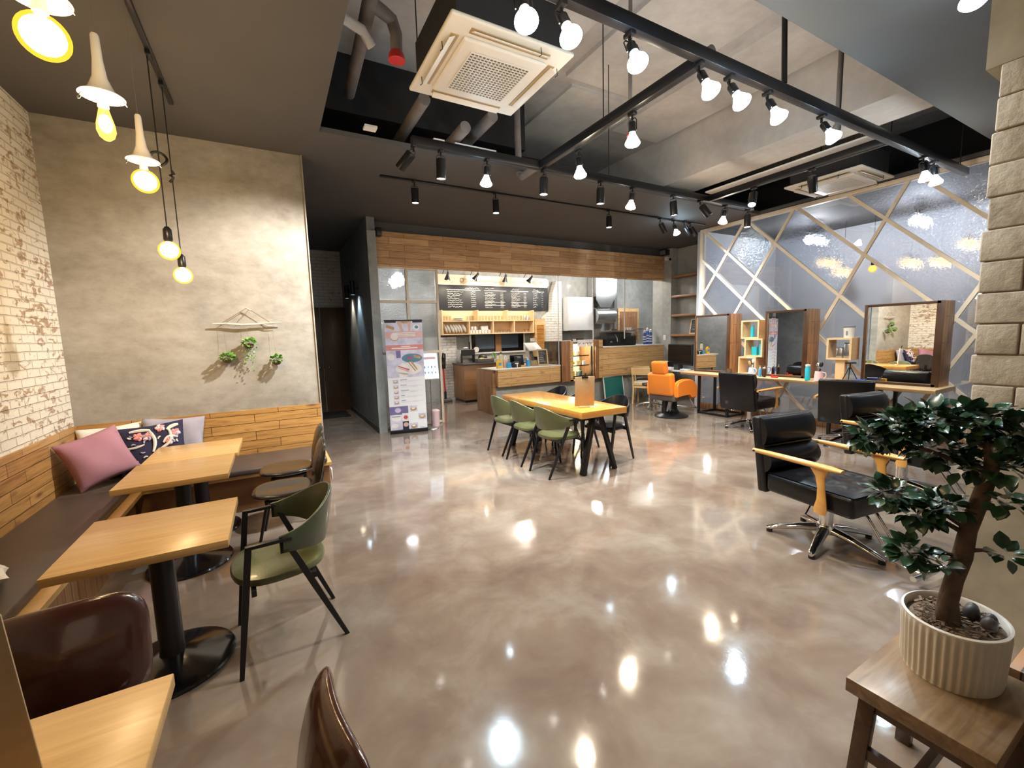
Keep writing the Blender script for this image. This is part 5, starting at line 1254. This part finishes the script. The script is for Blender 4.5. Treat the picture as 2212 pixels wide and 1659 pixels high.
tag(MB().box((4.25, 8.06, CZ+.003), (.35, .22, .005), (0, 0, .3)).build('paper_stack', M['paper']), 'loose white papers on the left end of the service counter', 'papers')
# espresso machine etc. on the tall counter
TZ = 1.295
t = thing('espresso_machine', 'large black espresso machine, back to camera, on the tall counter', 'espresso machine', (7.5, 8.0, TZ))
m = MB(); m.prism([(-.20, 0), (-.20, .22), (-.12, .30), (.20, .33), (.22, 0)], -.52, .40, lambda u, v, w: (w, u, v)); bmesh.ops.bevel(m.bm, geom=list(m.bm.edges), offset=.014, segments=2, affect='EDGES'); m.build('body', M['blackp'], t)
MB().box((-.06, .0, .35), (.84, .40, .03), bev=.008).build('cup_rail', M['taupe'], t); MB().box((-.42, -.205, .1), (.07, .006, .03), bev=.003).build('badge', M['inox'], t)
m = MB(); m.tube([(-.30, -.20, .26), (-.27, -.24, .20), (-.25, -.23, .10)], .013, 8); m.build('steam_pipe', M['chrome'], t)
for k in range(3): tag(MB().lathe([(0, 0), (.025, 0), (.032, .06), (.028, .06), (.022, .006), (0, .006)], (7.72+.09*k, 8.0, TZ+.372), 18).build('espresso_cup', M['ceramic']), 'white espresso cup on the espresso machine, %s from the left' % ORD[k], 'cup', 'cups on the espresso machine')
t = thing('coffee_grinder', 'coffee grinder with clear hopper left of the espresso machine', 'coffee grinder', (6.84, 8.02, TZ)); MB().lathe([(0, 0), (.08, 0), (.08, .22), (.05, .25), (0, .25)], n=20).build('body', M['blackp'], t); MB().lathe([(.05, .25), (.09, .42), (.085, .42), (.045, .25)], n=20).build('hopper', M['tumbler'], t)
t = thing('water_tank', 'clear rectangular water tank right of the espresso machine', 'tank', (8.13, 7.98, TZ)); MB().box((0, 0, .19), (.20, .2, .38), bev=.01).build('tank', M['tumbler'], t); MB().box((0, 0, .395), (.21, .21, .02)).build('lid', M['acdark'], t)
for k, (x, h) in enumerate(((8.34, .36), (8.44, .42), (8.55, .38))):
    t = thing('syrup_pump_bottle', 'blue bottle with white label bands on the tall counter, %s from the left' % ORD[k], 'bottle', (x, 7.95, TZ), 0, 'blue bottles on the tall counter')
    MB().lathe([(0, 0), (.042, 0), (.043, h*.7), (.025, h*.82), (0, h*.84)], n=20).build('body', M['royal'], t); MB().lathe([(0, h*.8), (.028, h*.8), (.028, h*.95), (0, h)], n=16).build('cap', M['whitep'], t)
    m = MB()
    for q in range(3): m.lathe([(.044, h*(.14+.17*q)), (.0445, h*(.14+.17*q)), (.0445, h*(.22+.17*q)), (.044, h*(.22+.17*q))], n=20)
    m.build('label_bands', M['paper'], t)

# ------------------------------------------------------------------ back of the kitchen
BY = 10.42
t = thing('rear_cabinet', 'walnut cabinet with dark top at the kitchen entrance behind the service counter', 'cabinet'); MB().span((4.02, 9.62, .06), (4.9, 10.33, .93), .003).build('carcass', M['dkwood'], t); MB().span((4.04, 9.66, 0), (4.88, 10.3, .06)).build('plinth', M['blackp'], t); MB().span((4.0, 9.58, .93), (4.95, 10.35, .96), .003).build('top', M['taupe'], t)
t = thing('sink_counter', 'pale kitchen counter along the back wall', 'counter'); MB().span((4.97, 9.85, 0), (9.3, BY-.01, .88)).build('carcass', M['dkwood_x'], t); MB().span((4.97, 9.80, .88), (9.3, BY-.01, .92), .004).build('worktop', M['inox'], t)
MB().span((4.2, BY-.012, .95), (6.5, BY, 1.17)).build('trim_9', M['tilegrey']); struct(bpy.data.objects['trim_9'])
t = thing('coffee_maker', 'black coffee machine on the rear cabinet', 'coffee machine', (4.25, 10.0, .96)); MB().box((0, .05, .17), (.38, .30, .34), bev=.012).build('body', M['inox'], t); m = MB(); m.box((0, -.12, .26), (.36, .06, .14)); m.box((-.17, -.10, .12), (.03, .08, .22)); m.box((.17, -.10, .12), (.03, .08, .22)); m.build('front_frame', M['blackp'], t); MB().cyl((.1, -.02, .34), (.1, -.02, .52), .02, n=12).build('lever', M['blackp'], t); MB().ball((0, .0, .37), .05, (1.4, 1, .5), 14).build('cup_pile', M['ceramic'], t)
t = thing('coffee_bin', 'dark coffee drawer unit at the front of the rear cabinet', 'drawer unit', (4.62, 9.69, .96)); MB().box((0, 0, .05), (.46, .18, .10), bev=.008).build('body', M['taupe'], t); MB().box((0, -.04, .105), (.3, .05, .01)).build('tray', M['whitep'], t)
t = thing('cap', 'black cap with orange peak lying by the coffee machine', 'cap', (4.72, 10.02, .96)); MB().ball((0, 0, .10), .12, (1, 1, .9), 20).build('crown', M['blackp'], t); MB().ball((-.08, -.12, .09), .08, (1, .8, .3), 16).build('peak', M['yellow'], t)
t = thing('vacuum_cleaner', 'red and black stick vacuum cleaner standing against the white kitchen brick', 'vacuum cleaner', (3.72, 10.18, 0))
MB().box((0, -.06, .035), (.26, .18, .07), bev=.02, seg=3).build('floor_head', M['acdark'], t); MB().cyl((0, 0, .07), (0, 0, .26), .03, n=16).build('joint', M['blackp'], t); MB().cyl((0, 0, .25), (-.02, .02, .86), .022, n=16).build('tube', M['red'], t)
m = MB(); m.cyl((-.02, .02, .84), (-.02, 0, 1.12), .06, .07, 18); m.tube([(-.02, -.05, 1.02), (-.02, -.14, 1.06), (-.02, -.14, 1.20), (-.02, -.02, 1.22), (-.02, .02, 1.12)], .022, 10); m.build('motor_body', M['blackp'], t); MB().lathe([(0, 0), (.045, 0), (.045, .1), (0, .1)], (-.02, -.09, .93), 16).build('dust_cup', M['tumbler'], t)
# menu chalkboard and sign
t = thing('menu_chalkboard', 'long black menu chalkboard covered in white handwriting on the kitchen wall', 'chalkboard', (0, BY-.05, 0))
MB().span((3.71, 0, 2.30), (7.02, .03, 2.93), .004).build('board', M['slate'], t)
rnd = random.Random(21); cols = [(3.95, 4.95), (5.0, 5.72), (5.80, 6.42), (6.50, 6.95)]
for ci, (a, b) in enumerate(cols):
    m = MB(); w = b-a; rows = (8, 11, 11, 7)[ci]; big = (.05, .036, .034, .045)[ci]
    scribble(m, a+w*(.5 if ci == 0 else .05), a+w*(.9 if ci == 0 else .4), 2.86, .05, -.004, rnd)
    m.bar((a, -.003, 2.815), (b-.06, -.003, 2.815), .004, .012)
    for k in range(rows):
        z = 2.765-k*(.43/rows); scribble(m, a+.02, a+w*rnd.uniform(.28, .5), z, big, -.004, rnd); scribble(m, a+w*.66, a+w*.8, z, big*.8, -.004, rnd)
        if ci in (1, 2) and k in (6, 8): m.bar((a, -.003, z-.02), (b-.1, -.003, z-.02), .003, .006)
    m.build('chalk_writing', M['chalk'], t)
t = thing('lit_sign', 'long cream sign board with brown lettering above the menu chalkboard', 'sign', (0, BY-.06, 0))
m = MB(); pr = [(3.70, 2.935), (6.98, 2.935), (7.05, 3.0), (7.05, 3.13), (6.98, 3.19), (3.70, 3.19)]; m.prism(pr, 0, .035, lambda u, v, w: (u, w, v)); m.build('board', plain('cream sign board', (.86, .72, .52), .5, var=.02), t)
text('sign_lettering', 'sweet moment of all your', .085, M['mdf'], t, (5.05, -.003, 3.05), (PI/2, 0, 0))
text('sign_lettering', '는 원두  기는 차', .12, M['ink'], t, (6.45, -.003, 3.05), (PI/2, 0, 0))
m = MB(); rnd = random.Random(4)
for k in range(9): m.ball((4.12+rnd.uniform(-.06, .06), -.003, 3.05+rnd.uniform(-.07, .07)), .008, (1, .3, 1), 8)
m.tube([(4.37+.05*math.cos(a), -.003, 3.06+.05*math.sin(a)) for a in [2*PI*i/20 for i in range(20)]], .008, 6, True); m.bar((4.41, -.003, 3.08), (4.50, -.003, 3.09), .012, .012); m.bar((4.35, -.003, 3.0), (4.34, -.003, 2.97), .008, .008); m.bar((4.40, -.003, 3.0), (4.41, -.003, 2.97), .008, .008); m.build('coffee_pot_drawing', M['mdf'], t)
for k, (x, side) in enumerate(((3.86, 0), (4.62, 1), (5.46, 0), (6.22, 1))):
    t = thing('gooseneck_lamp', 'black gooseneck lamp over the sign board, %s from the left' % ORD[k], 'lamp', (x, BY-.06, 3.22), 0, 'gooseneck lamps over the sign board')
    MB().tube([(0, 0, -.02), (0, -.12, .06), (.02*side, -.28, .08), (.04*side, -.36, .02), (.05*side, -.37, -.03)], .008, 8).build('neck', M['steel'], t)
    m = MB(); m.M = Matrix.Translation((.05*side, -.37, -.03)) @ Matrix.Rotation(R(20), 4, 'X') @ Matrix.Rotation(R(30 if side else 0), 4, 'Y'); m.lathe([(0, .0), (.025, 0), (.03, -.06), (.075, -.19), (.072, -.19), (.027, -.06), (.02, -.01)], n=24); m.build('shade', M['steel'], t)
    m = MB(); m.M = Matrix.Translation((.05*side, -.37, -.03)) @ Matrix.Rotation(R(20), 4, 'X'); m.ball((0, 0, -.12), .032, (1, 1, 1), 14); m.build('bulb', E_WARM, t)
    light('SPOT', (.05*side, -.40, -.24), 13, (1, .87, .66), .05, (0, .45, -1), 150, .9, t)
# pine shelf unit with crockery
t = thing('wall_shelf_unit', 'pale pine wall shelf unit with seven cells of crockery below the menu chalkboard', 'shelf unit')
ys0, ys1 = 10.12, BY-.02
m = MB(); m.span((3.70, ys1-.012, 1.67), (6.38, ys1, 2.29)); m.build('back', M['pine'], t)
for z in (1.67, 2.0): MB().span((3.70, ys0, z), (6.38, ys1-.012, z+.025)).build('shelf_board', M['pine'], t)
for x in (3.70, 4.67, 5.54, 6.355): MB().span((x, ys0, 2.025), (x+.025, ys1-.012, 2.29)).build('divider', M['pine'], t)
for x in (3.70, 4.42, 5.10, 5.74, 6.355): MB().span((x, ys0, 1.695), (x+.025, ys1-.012, 2.0)).build('divider', M['pine'], t)

def group_row(name, xs, y, z, label, cat, grp, builder, mat):
    first = None
    for k, x in enumerate(xs):
        lb = label % ORD[k]
        if first is None:
            m = MB(); builder(m); first = m.build(name, mat, None, loc=(x, y, z)); tag(first, lb, cat, grp)
        else:
            c_ = first.copy(); C.objects.link(c_); c_.location = (x, y, z); c_['label'] = lb
glass_b = lambda m: m.lathe([(0, 0), (.028, 0), (.034, .12), (.032, .12), (.026, .008), (0, .008)], n=20)
mug_b = lambda m: (m.lathe([(0, 0), (.036, 0), (.04, .09), (.036, .09), (.033, .01), (0, .01)], n=20), m.tube([(.038, 0, .07), (.065, 0, .065), (.065, 0, .03), (.038, 0, .02)], .006, 8))
plate_b = lambda m: (setattr(m, 'M', Matrix.Translation((0, 0, .115)) @ Matrix.Rotation(R(68), 4, 'Y')), m.lathe([(0, 0), (.06, 0), (.115, .022), (.113, .026), (.06, .006), (0, .006)], n=32))
flat_b = lambda m: m.lathe([(0, 0), (.08, 0), (.14, .02), (.138, .024), (.08, .006), (0, .006)], n=32)
group_row('drinking_glass', [3.79, 3.87, 3.95], 10.24, 2.025, 'tall clear glass in the left upper shelf cell, %s from the left', 'glass', 'glasses in the left upper cell', glass_b, M['tumbler'])
group_row('drinking_glass', [4.42, 4.50, 4.58], 10.24, 2.025, 'clear glass right of the stacked plates, %s from the left', 'glass', 'glasses beside the stacked plates', glass_b, M['tumbler'])
group_row('drinking_glass', [4.78, 4.87, 4.96, 5.05, 5.14, 5.24, 5.34, 5.44], 10.24, 2.025, 'clear glass in the middle upper shelf cell, %s from the left', 'glass', 'glasses in the middle upper cell', glass_b, M['tumbler'])
group_row('drinking_glass', [5.65, 5.74, 5.83, 5.92, 6.02], 10.24, 2.025, 'clear glass in the right upper shelf cell, %s from the left', 'glass', 'glasses in the right upper cell', glass_b, M['tumbler'])
group_row('canister', [6.14, 6.25], 10.24, 2.025, 'small canister at the right end of the upper shelf, %s from the left', 'canister', 'canisters on the upper shelf', lambda m: m.lathe([(0, 0), (.04, 0), (.04, .11), (.03, .13), (0, .13)], n=20), M['inox'])
for k in range(3):
    m = MB(); flat_b(m); tag(m.build('plate', M['ceramic'], None, loc=(4.18, 10.24, 2.025+.022*k)), 'white plate in the flat stack on the upper pine shelf, %s' % ('lowest', 'middle', 'topmost')[k], 'plate', 'stacked plates on the upper shelf')
group_row('plate', [3.80, 3.88, 3.98, 4.06, 4.13, 4.20, 4.31], 10.25, 1.70, 'white plate standing on edge in the left lower cell, %s from the left', 'plate', 'plates standing in the left lower cell', plate_b, M['ceramic'])
group_row('mug', [4.50, 4.58, 4.67, 4.76, 4.85, 4.94, 5.03], 10.22, 1.695, 'mug in the second lower shelf cell, %s from the left', 'mug', 'mugs in the second lower cell', mug_b, M['ceramic'])
group_row('mug', [4.545, 4.63], 10.24, 1.786, 'mug stacked on the other mugs in the second lower cell, %s from the left', 'mug', 'mugs stacked on mugs', mug_b, M['ceramic'])
carton(M['ceramic'], 'white box with black lid in the second lower shelf cell', (4.93, 10.32, 1.695), (.2, .12, .2), M['blackp'])
group_row('tumbler', [5.18, 5.27, 5.36, 5.46, 5.56, 5.65], 10.24, 1.695, 'low glass tumbler in the third lower shelf cell, %s from the left', 'glass', 'tumblers in the third lower cell', lambda m: m.lathe([(0, 0), (.034, 0), (.038, .075), (.035, .075), (.03, .01), (0, .01)], n=20), M['tumbler'])
group_row('tumbler', [5.84, 5.94, 6.04, 6.14, 6.25], 10.24, 1.695, 'low glass tumbler in the right lower shelf cell, %s from the left', 'glass', 'tumblers in the right lower cell', lambda m: m.lathe([(0, 0), (.034, 0), (.038, .075), (.035, .075), (.03, .01), (0, .01)], n=20), M['tumbler'])
# dark double window below the shelves
w = struct(thing('window_7', 'x', 'x', (0, BY-.04, 0))); del w['label']; del w['category']
m = MB(); m.span((4.52, -.02, 1.15), (4.57, .03, 1.665)); m.span((6.17, -.02, 1.15), (6.22, .03, 1.665)); m.span((4.57, -.02, 1.15), (6.17, .03, 1.19)); m.build('window_frame', M['acw'], w)
MB().span((4.57, .0, 1.19), (6.17, .02, 1.665)).build('glass_pane', M['screen'], w)
m = MB(); m.span((4.70, -.004, 1.28), (5.25, -.001, 1.66)); m.span((5.48, -.004, 1.28), (6.0, -.001, 1.66)); m.build('blue_pane', plain('blue grey dark glass', (.07, .10, .14), .1), w)
m = MB(); m.span((5.28, -.02, 1.19), (5.46, .0, 1.665)); m.build('post_reflection', M['dkwood'], w)  # reflection of a wooden post in the glass, built as a solid strip
t = thing('wall_dial', 'round white dial stuck on the lower left of the dark kitchen window', 'dial', (4.70, BY-.06, 1.27)); MB().cyl((0, 0, 0), (0, -.02, 0), .075, n=28).build('face', M['ceramic'], t)
t = thing('louvre_cupboard', 'pine cupboard with louvred door right of the shelf unit', 'cupboard'); MB().span((6.42, 10.14, 1.0), (6.76, BY-.02, 2.04), .003).build('carcass', M['counter'], t); m = MB()
for k in range(22): m.box((6.59, 10.132, 1.12+.036*k), (.22, .02, .022), (R(30), 0, 0))
m.build('louvred_door', M['armw'], t)
for k, ch in enumerate('PANC'):
    t = thing('letter_ornament', 'white standing letter %s on the kitchen counter' % ch, 'letter ornament', (5.15+.2*k, 9.95, .92)); text('letter', ch, .24, M['whitep'], t, (0, 0, .085), (PI/2, 0, 0), .012)
t = thing('jar_plant', 'small plant in a glass jar on the kitchen counter', 'plant', (4.98, 9.9, .96)); MB().lathe([(0, 0), (.04, 0), (.04, .09), (0, .09)], n=16).build('jar', M['ceramic'], t); m = MB(); leafball(m, (0, 0, .15), .05, 40, .05, random.Random(2)); m.build('foliage', M['leaf2'], t)
t = thing('wall_cabinet', 'white enamel wall cabinet beside the kitchen chimney', 'cabinet', (0, 0, 0)); MB().span((7.45, 10.0, 1.70), (8.38, BY-.01, 2.66), .006).build('carcass', M['hoodw'], t); MB().span((7.46, 9.985, 1.71), (8.37, 10.0, 2.65), .003).build('door', M['hoodw'], t)
t = thing('range_hood', 'stainless steel kitchen duct and drum beside the white cabinet', 'duct'); MB().cyl((8.42, 10.05, 2.12), (9.15, 10.05, 2.12), .24, n=32).build('drum', M['inox'], t)
m = MB(); m.prism([(8.45, 3.4), (9.25, 3.4), (9.25, 2.75), (9.0, 2.36), (8.62, 2.36), (8.45, 2.6)], 9.95, 10.35, lambda u, v, w: (u, w, v)); m.build('chimney_duct', M['inox'], t); MB().span((9.3, 10.1, 1.72), (9.42, 10.35, 3.4)).build('riser', M['inox'], t)
t = thing('wall_cupboard', 'brown wooden wall cupboard on the grey kitchen wall', 'cupboard'); MB().span((9.52, 10.18, 1.3), (10.42, BY-.01, 2.36), .004).build('frame', M['counter'], t); MB().span((9.6, 10.165, 1.36), (10.34, 10.18, 2.26), .003).build('door', M['dkwood_x'], t)
for k, (x, mt) in enumerate(((7.6, 'inox'), (7.9, 'chrome'), (8.15, 'chrome'), (8.4, 'inox'))):
    tag(MB().lathe([(0, 0), (.10, 0), (.12, .16), (.115, .17), (.05, .2), (.02, .24), (0, .24)], (x, 10.05, .92), 24).build('cooking_pot', M[mt]), 'steel cooking pot on the back counter, %s from the left' % ORD[k], 'pot', 'steel pots on the back counter')
light('POINT', (7.6, 9.0, 3.2), 62, (1, .93, .85), .12); light('POINT', (5.2, 8.9, 3.2), 62, (1, .9, .78), .12)
light('POINT', (2.36, 9.0, 2.80), 40, (1, .95, .9), .10); light('POINT', (9.8, 8.9, 3.2), 55, (.95, .97, 1), .12)  # lamp at the far right is added to brighten the grey wall
for k, (x, y) in enumerate(((7.6, 9.0), (5.2, 8.9), (2.36, 9.0), (9.8, 8.9))):
    dz = .42 if k == 2 else 0
    t = thing('ceiling_spot', 'lit kitchen ceiling lamp, %s' % (('before the white cabinet', 'before the shelf unit', 'behind the hammered glass screen', 'added to brighten the wall by the brown wall cupboard')[k]), 'ceiling lamp', (x, y, 3.4)); MB().lathe([(0, 0), (.03, 0), (.03, -.05-dz), (0, -.05-dz)], n=20).build('mount', M['whitep'], t); MB().lathe([(0, -.05-dz), (.06, -.05-dz), (.07, -.07-dz), (.05, -.09-dz), (0, -.1-dz)], n=24).build('bulb', E_WHITE, t)

# ------------------------------------------------------------------ stool, potted ficus
SZ = .45
t = thing('wooden_stool', 'dark oak stool carrying the ficus pot at the lower right photo corner', 'stool', (1.59, .27, 0))
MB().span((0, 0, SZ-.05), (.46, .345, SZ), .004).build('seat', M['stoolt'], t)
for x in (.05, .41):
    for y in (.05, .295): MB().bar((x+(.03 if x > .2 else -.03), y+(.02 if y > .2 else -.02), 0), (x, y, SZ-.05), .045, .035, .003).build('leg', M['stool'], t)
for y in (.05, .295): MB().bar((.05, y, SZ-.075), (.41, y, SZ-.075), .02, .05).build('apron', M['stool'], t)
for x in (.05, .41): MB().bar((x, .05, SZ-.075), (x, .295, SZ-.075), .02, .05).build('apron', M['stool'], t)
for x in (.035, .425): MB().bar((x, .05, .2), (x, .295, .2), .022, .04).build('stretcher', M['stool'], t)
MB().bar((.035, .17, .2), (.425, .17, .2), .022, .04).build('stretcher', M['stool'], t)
t = thing('wooden_bench', 'reddish brown wooden bench end cut off by the lower right photo corner', 'bench', (2.12, .06, 0)); MB().span((0, 0, 0), (.05, .30, .40), .004).build('side', M['dkwood'], t); MB().span((0, -.6, .40), (.4, .30, .44), .004).build('seat', M['dkwood'], t)

t = thing('potted_ficus', 'bonsai-like ficus in a ribbed ivory pot on the dark oak stool', 'potted plant', (1.93, .455, SZ))
pr, ph = .138, .195
def potf(u, v):
    a = 2*PI*u; rib = .0032*math.cos(40*a)*min(1, (1-v)*6) if v < .96 else 0
    r = pr*(.94+.06*v)+rib*(1 if .05 < v else 0); return (r*math.cos(a)*1.08, r*math.sin(a)*.94, ph*v)
m = MB(); m.surf(potf, 240, 14, True); m.lathe([(0, .004), (pr*.94, .004)], n=48, sx=1.08, sy=.94); m.build('pot', M['pot'], t, 60)
m = MB(); m.lathe([(pr*1.0, ph-.006), (pr*1.012, ph), (pr*.96, ph+.003), (pr*.93, ph-.004), (pr*.92, ph-.05)], n=64, sx=1.08, sy=.94, cap=False); m.build('pot_rim', M['ceramic'], t)
MB().lathe([(0, ph-.022), (pr*.5, ph-.02), (pr*.925, ph-.028)], n=40, sx=1.08, sy=.94, cap=False).build('soil', M['soil'], t)
rnd = random.Random(12); m = MB()
for _ in range(170):
    a = rnd.uniform(0, 2*PI); rr = pr*.85*math.sqrt(rnd.random()); m.box((rr*math.cos(a)*1.05, rr*math.sin(a)*.9, ph-.014+rnd.uniform(0, .008)), (rnd.uniform(.012, .026), rnd.uniform(.005, .009), .003), (rnd.uniform(-.5, .5), rnd.uniform(-.5, .5), rnd.uniform(0, PI)))
o = m.build('bark_chips', M['soil'], t); o['kind'] = 'stuff'
for x, y, r in ((.02, -.075, .024), (.055, -.07, .022), (.085, -.02, .022), (.06, -.025, .026), (.09, .03, .02), (.05, .035, .024)):
    m = MB(); m.ball((x, y, ph-.004), r, (1, .85, 1.2), 14); m.build('pebble', M['stone'], t)
TR = [(-.02, .01, ph-.03), (-.015, .015, ph+.05), (.005, .01, ph+.12), (.02, -.0, ph+.20), (.01, -.01, ph+.30), (.02, -.03, ph+.42), (.0, -.05, ph+.52), (.0, -.04, ph+.60)]
m = MB(); m.tube(TR, [.034, .026, .024, .026, .022, .022, .018, .012], 14); m.tube([(-.045, .02, ph-.03), (-.035, .015, ph+.04), (-.015, .01, ph+.10)], [.02, .016, .012], 10); m.build('trunk', M['bark'], t)
BR = [((.02, 0, ph+.20), (-.05, .11, ph+.18)), ((.01, -.01, ph+.28), (-.07, .17, ph+.37)), ((.01, -.01, ph+.30), (-.02, .09, ph+.34)), ((.02, -.03, ph+.42), (.02, -.09, ph+.43)), ((0, -.05, ph+.50), (-.09, .22, ph+.58)), ((0, -.05, ph+.54), (.04, -.16, ph+.58)), ((0, -.04, ph+.58), (-.05, .10, ph+.65)), ((.0, -.05, ph+.5), (-.03, .07, ph+.56)), ((.02, 0, ph+.22), (.02, -.09, ph+.24))]
b = MB()
for p, q in BR:
    p, q = Vector(p), Vector(q); b.tube([p, p.lerp(q, .5)+Vector((0, 0, .012)), q], [.009, .006, .003], 8)
b.build('branch', M['bark'], t)
lf = MB()
CL = [(-.05, .11, .19, .045, 34), (-.03, .05, .17, .035, 16), (.02, -.09, .25, .03, 10), (-.07, .17, .38, .05, 40), (-.03, .10, .33, .055, 44), (-.02, .05, .37, .05, 28), (.02, -.08, .42, .04, 18), (-.09, .22, .58, .06, 54), (-.07, .15, .63, .07, 64), (-.04, .08, .66, .075, 70), (0, 0, .67, .075, 66), (.02, -.08, .64, .07, 60), (.03, -.14, .60, .06, 40), (-.03, .07, .56, .07, 50), (0, 0, .52, .06, 34), (.0, -.07, .53, .05, 28), (.05, -.18, .56, .05, 26)]
for x, y, z, r, n in CL:
    for _ in range(int(n*1.35)):
        d = Vector((rnd.gauss(0, 1), rnd.gauss(0, 1), rnd.gauss(0, .8))); d.normalize()
        p = Vector((x, y, ph+z))+Vector((d.x*r, d.y*r, d.z*r*.6))*rnd.uniform(.5, 1); add_leaf(lf, p, d+Vector((0, 0, .15)), rnd.uniform(.038, .056), rnd, .37, .22)
o = lf.build('foliage', M['leaf'], t, 50)
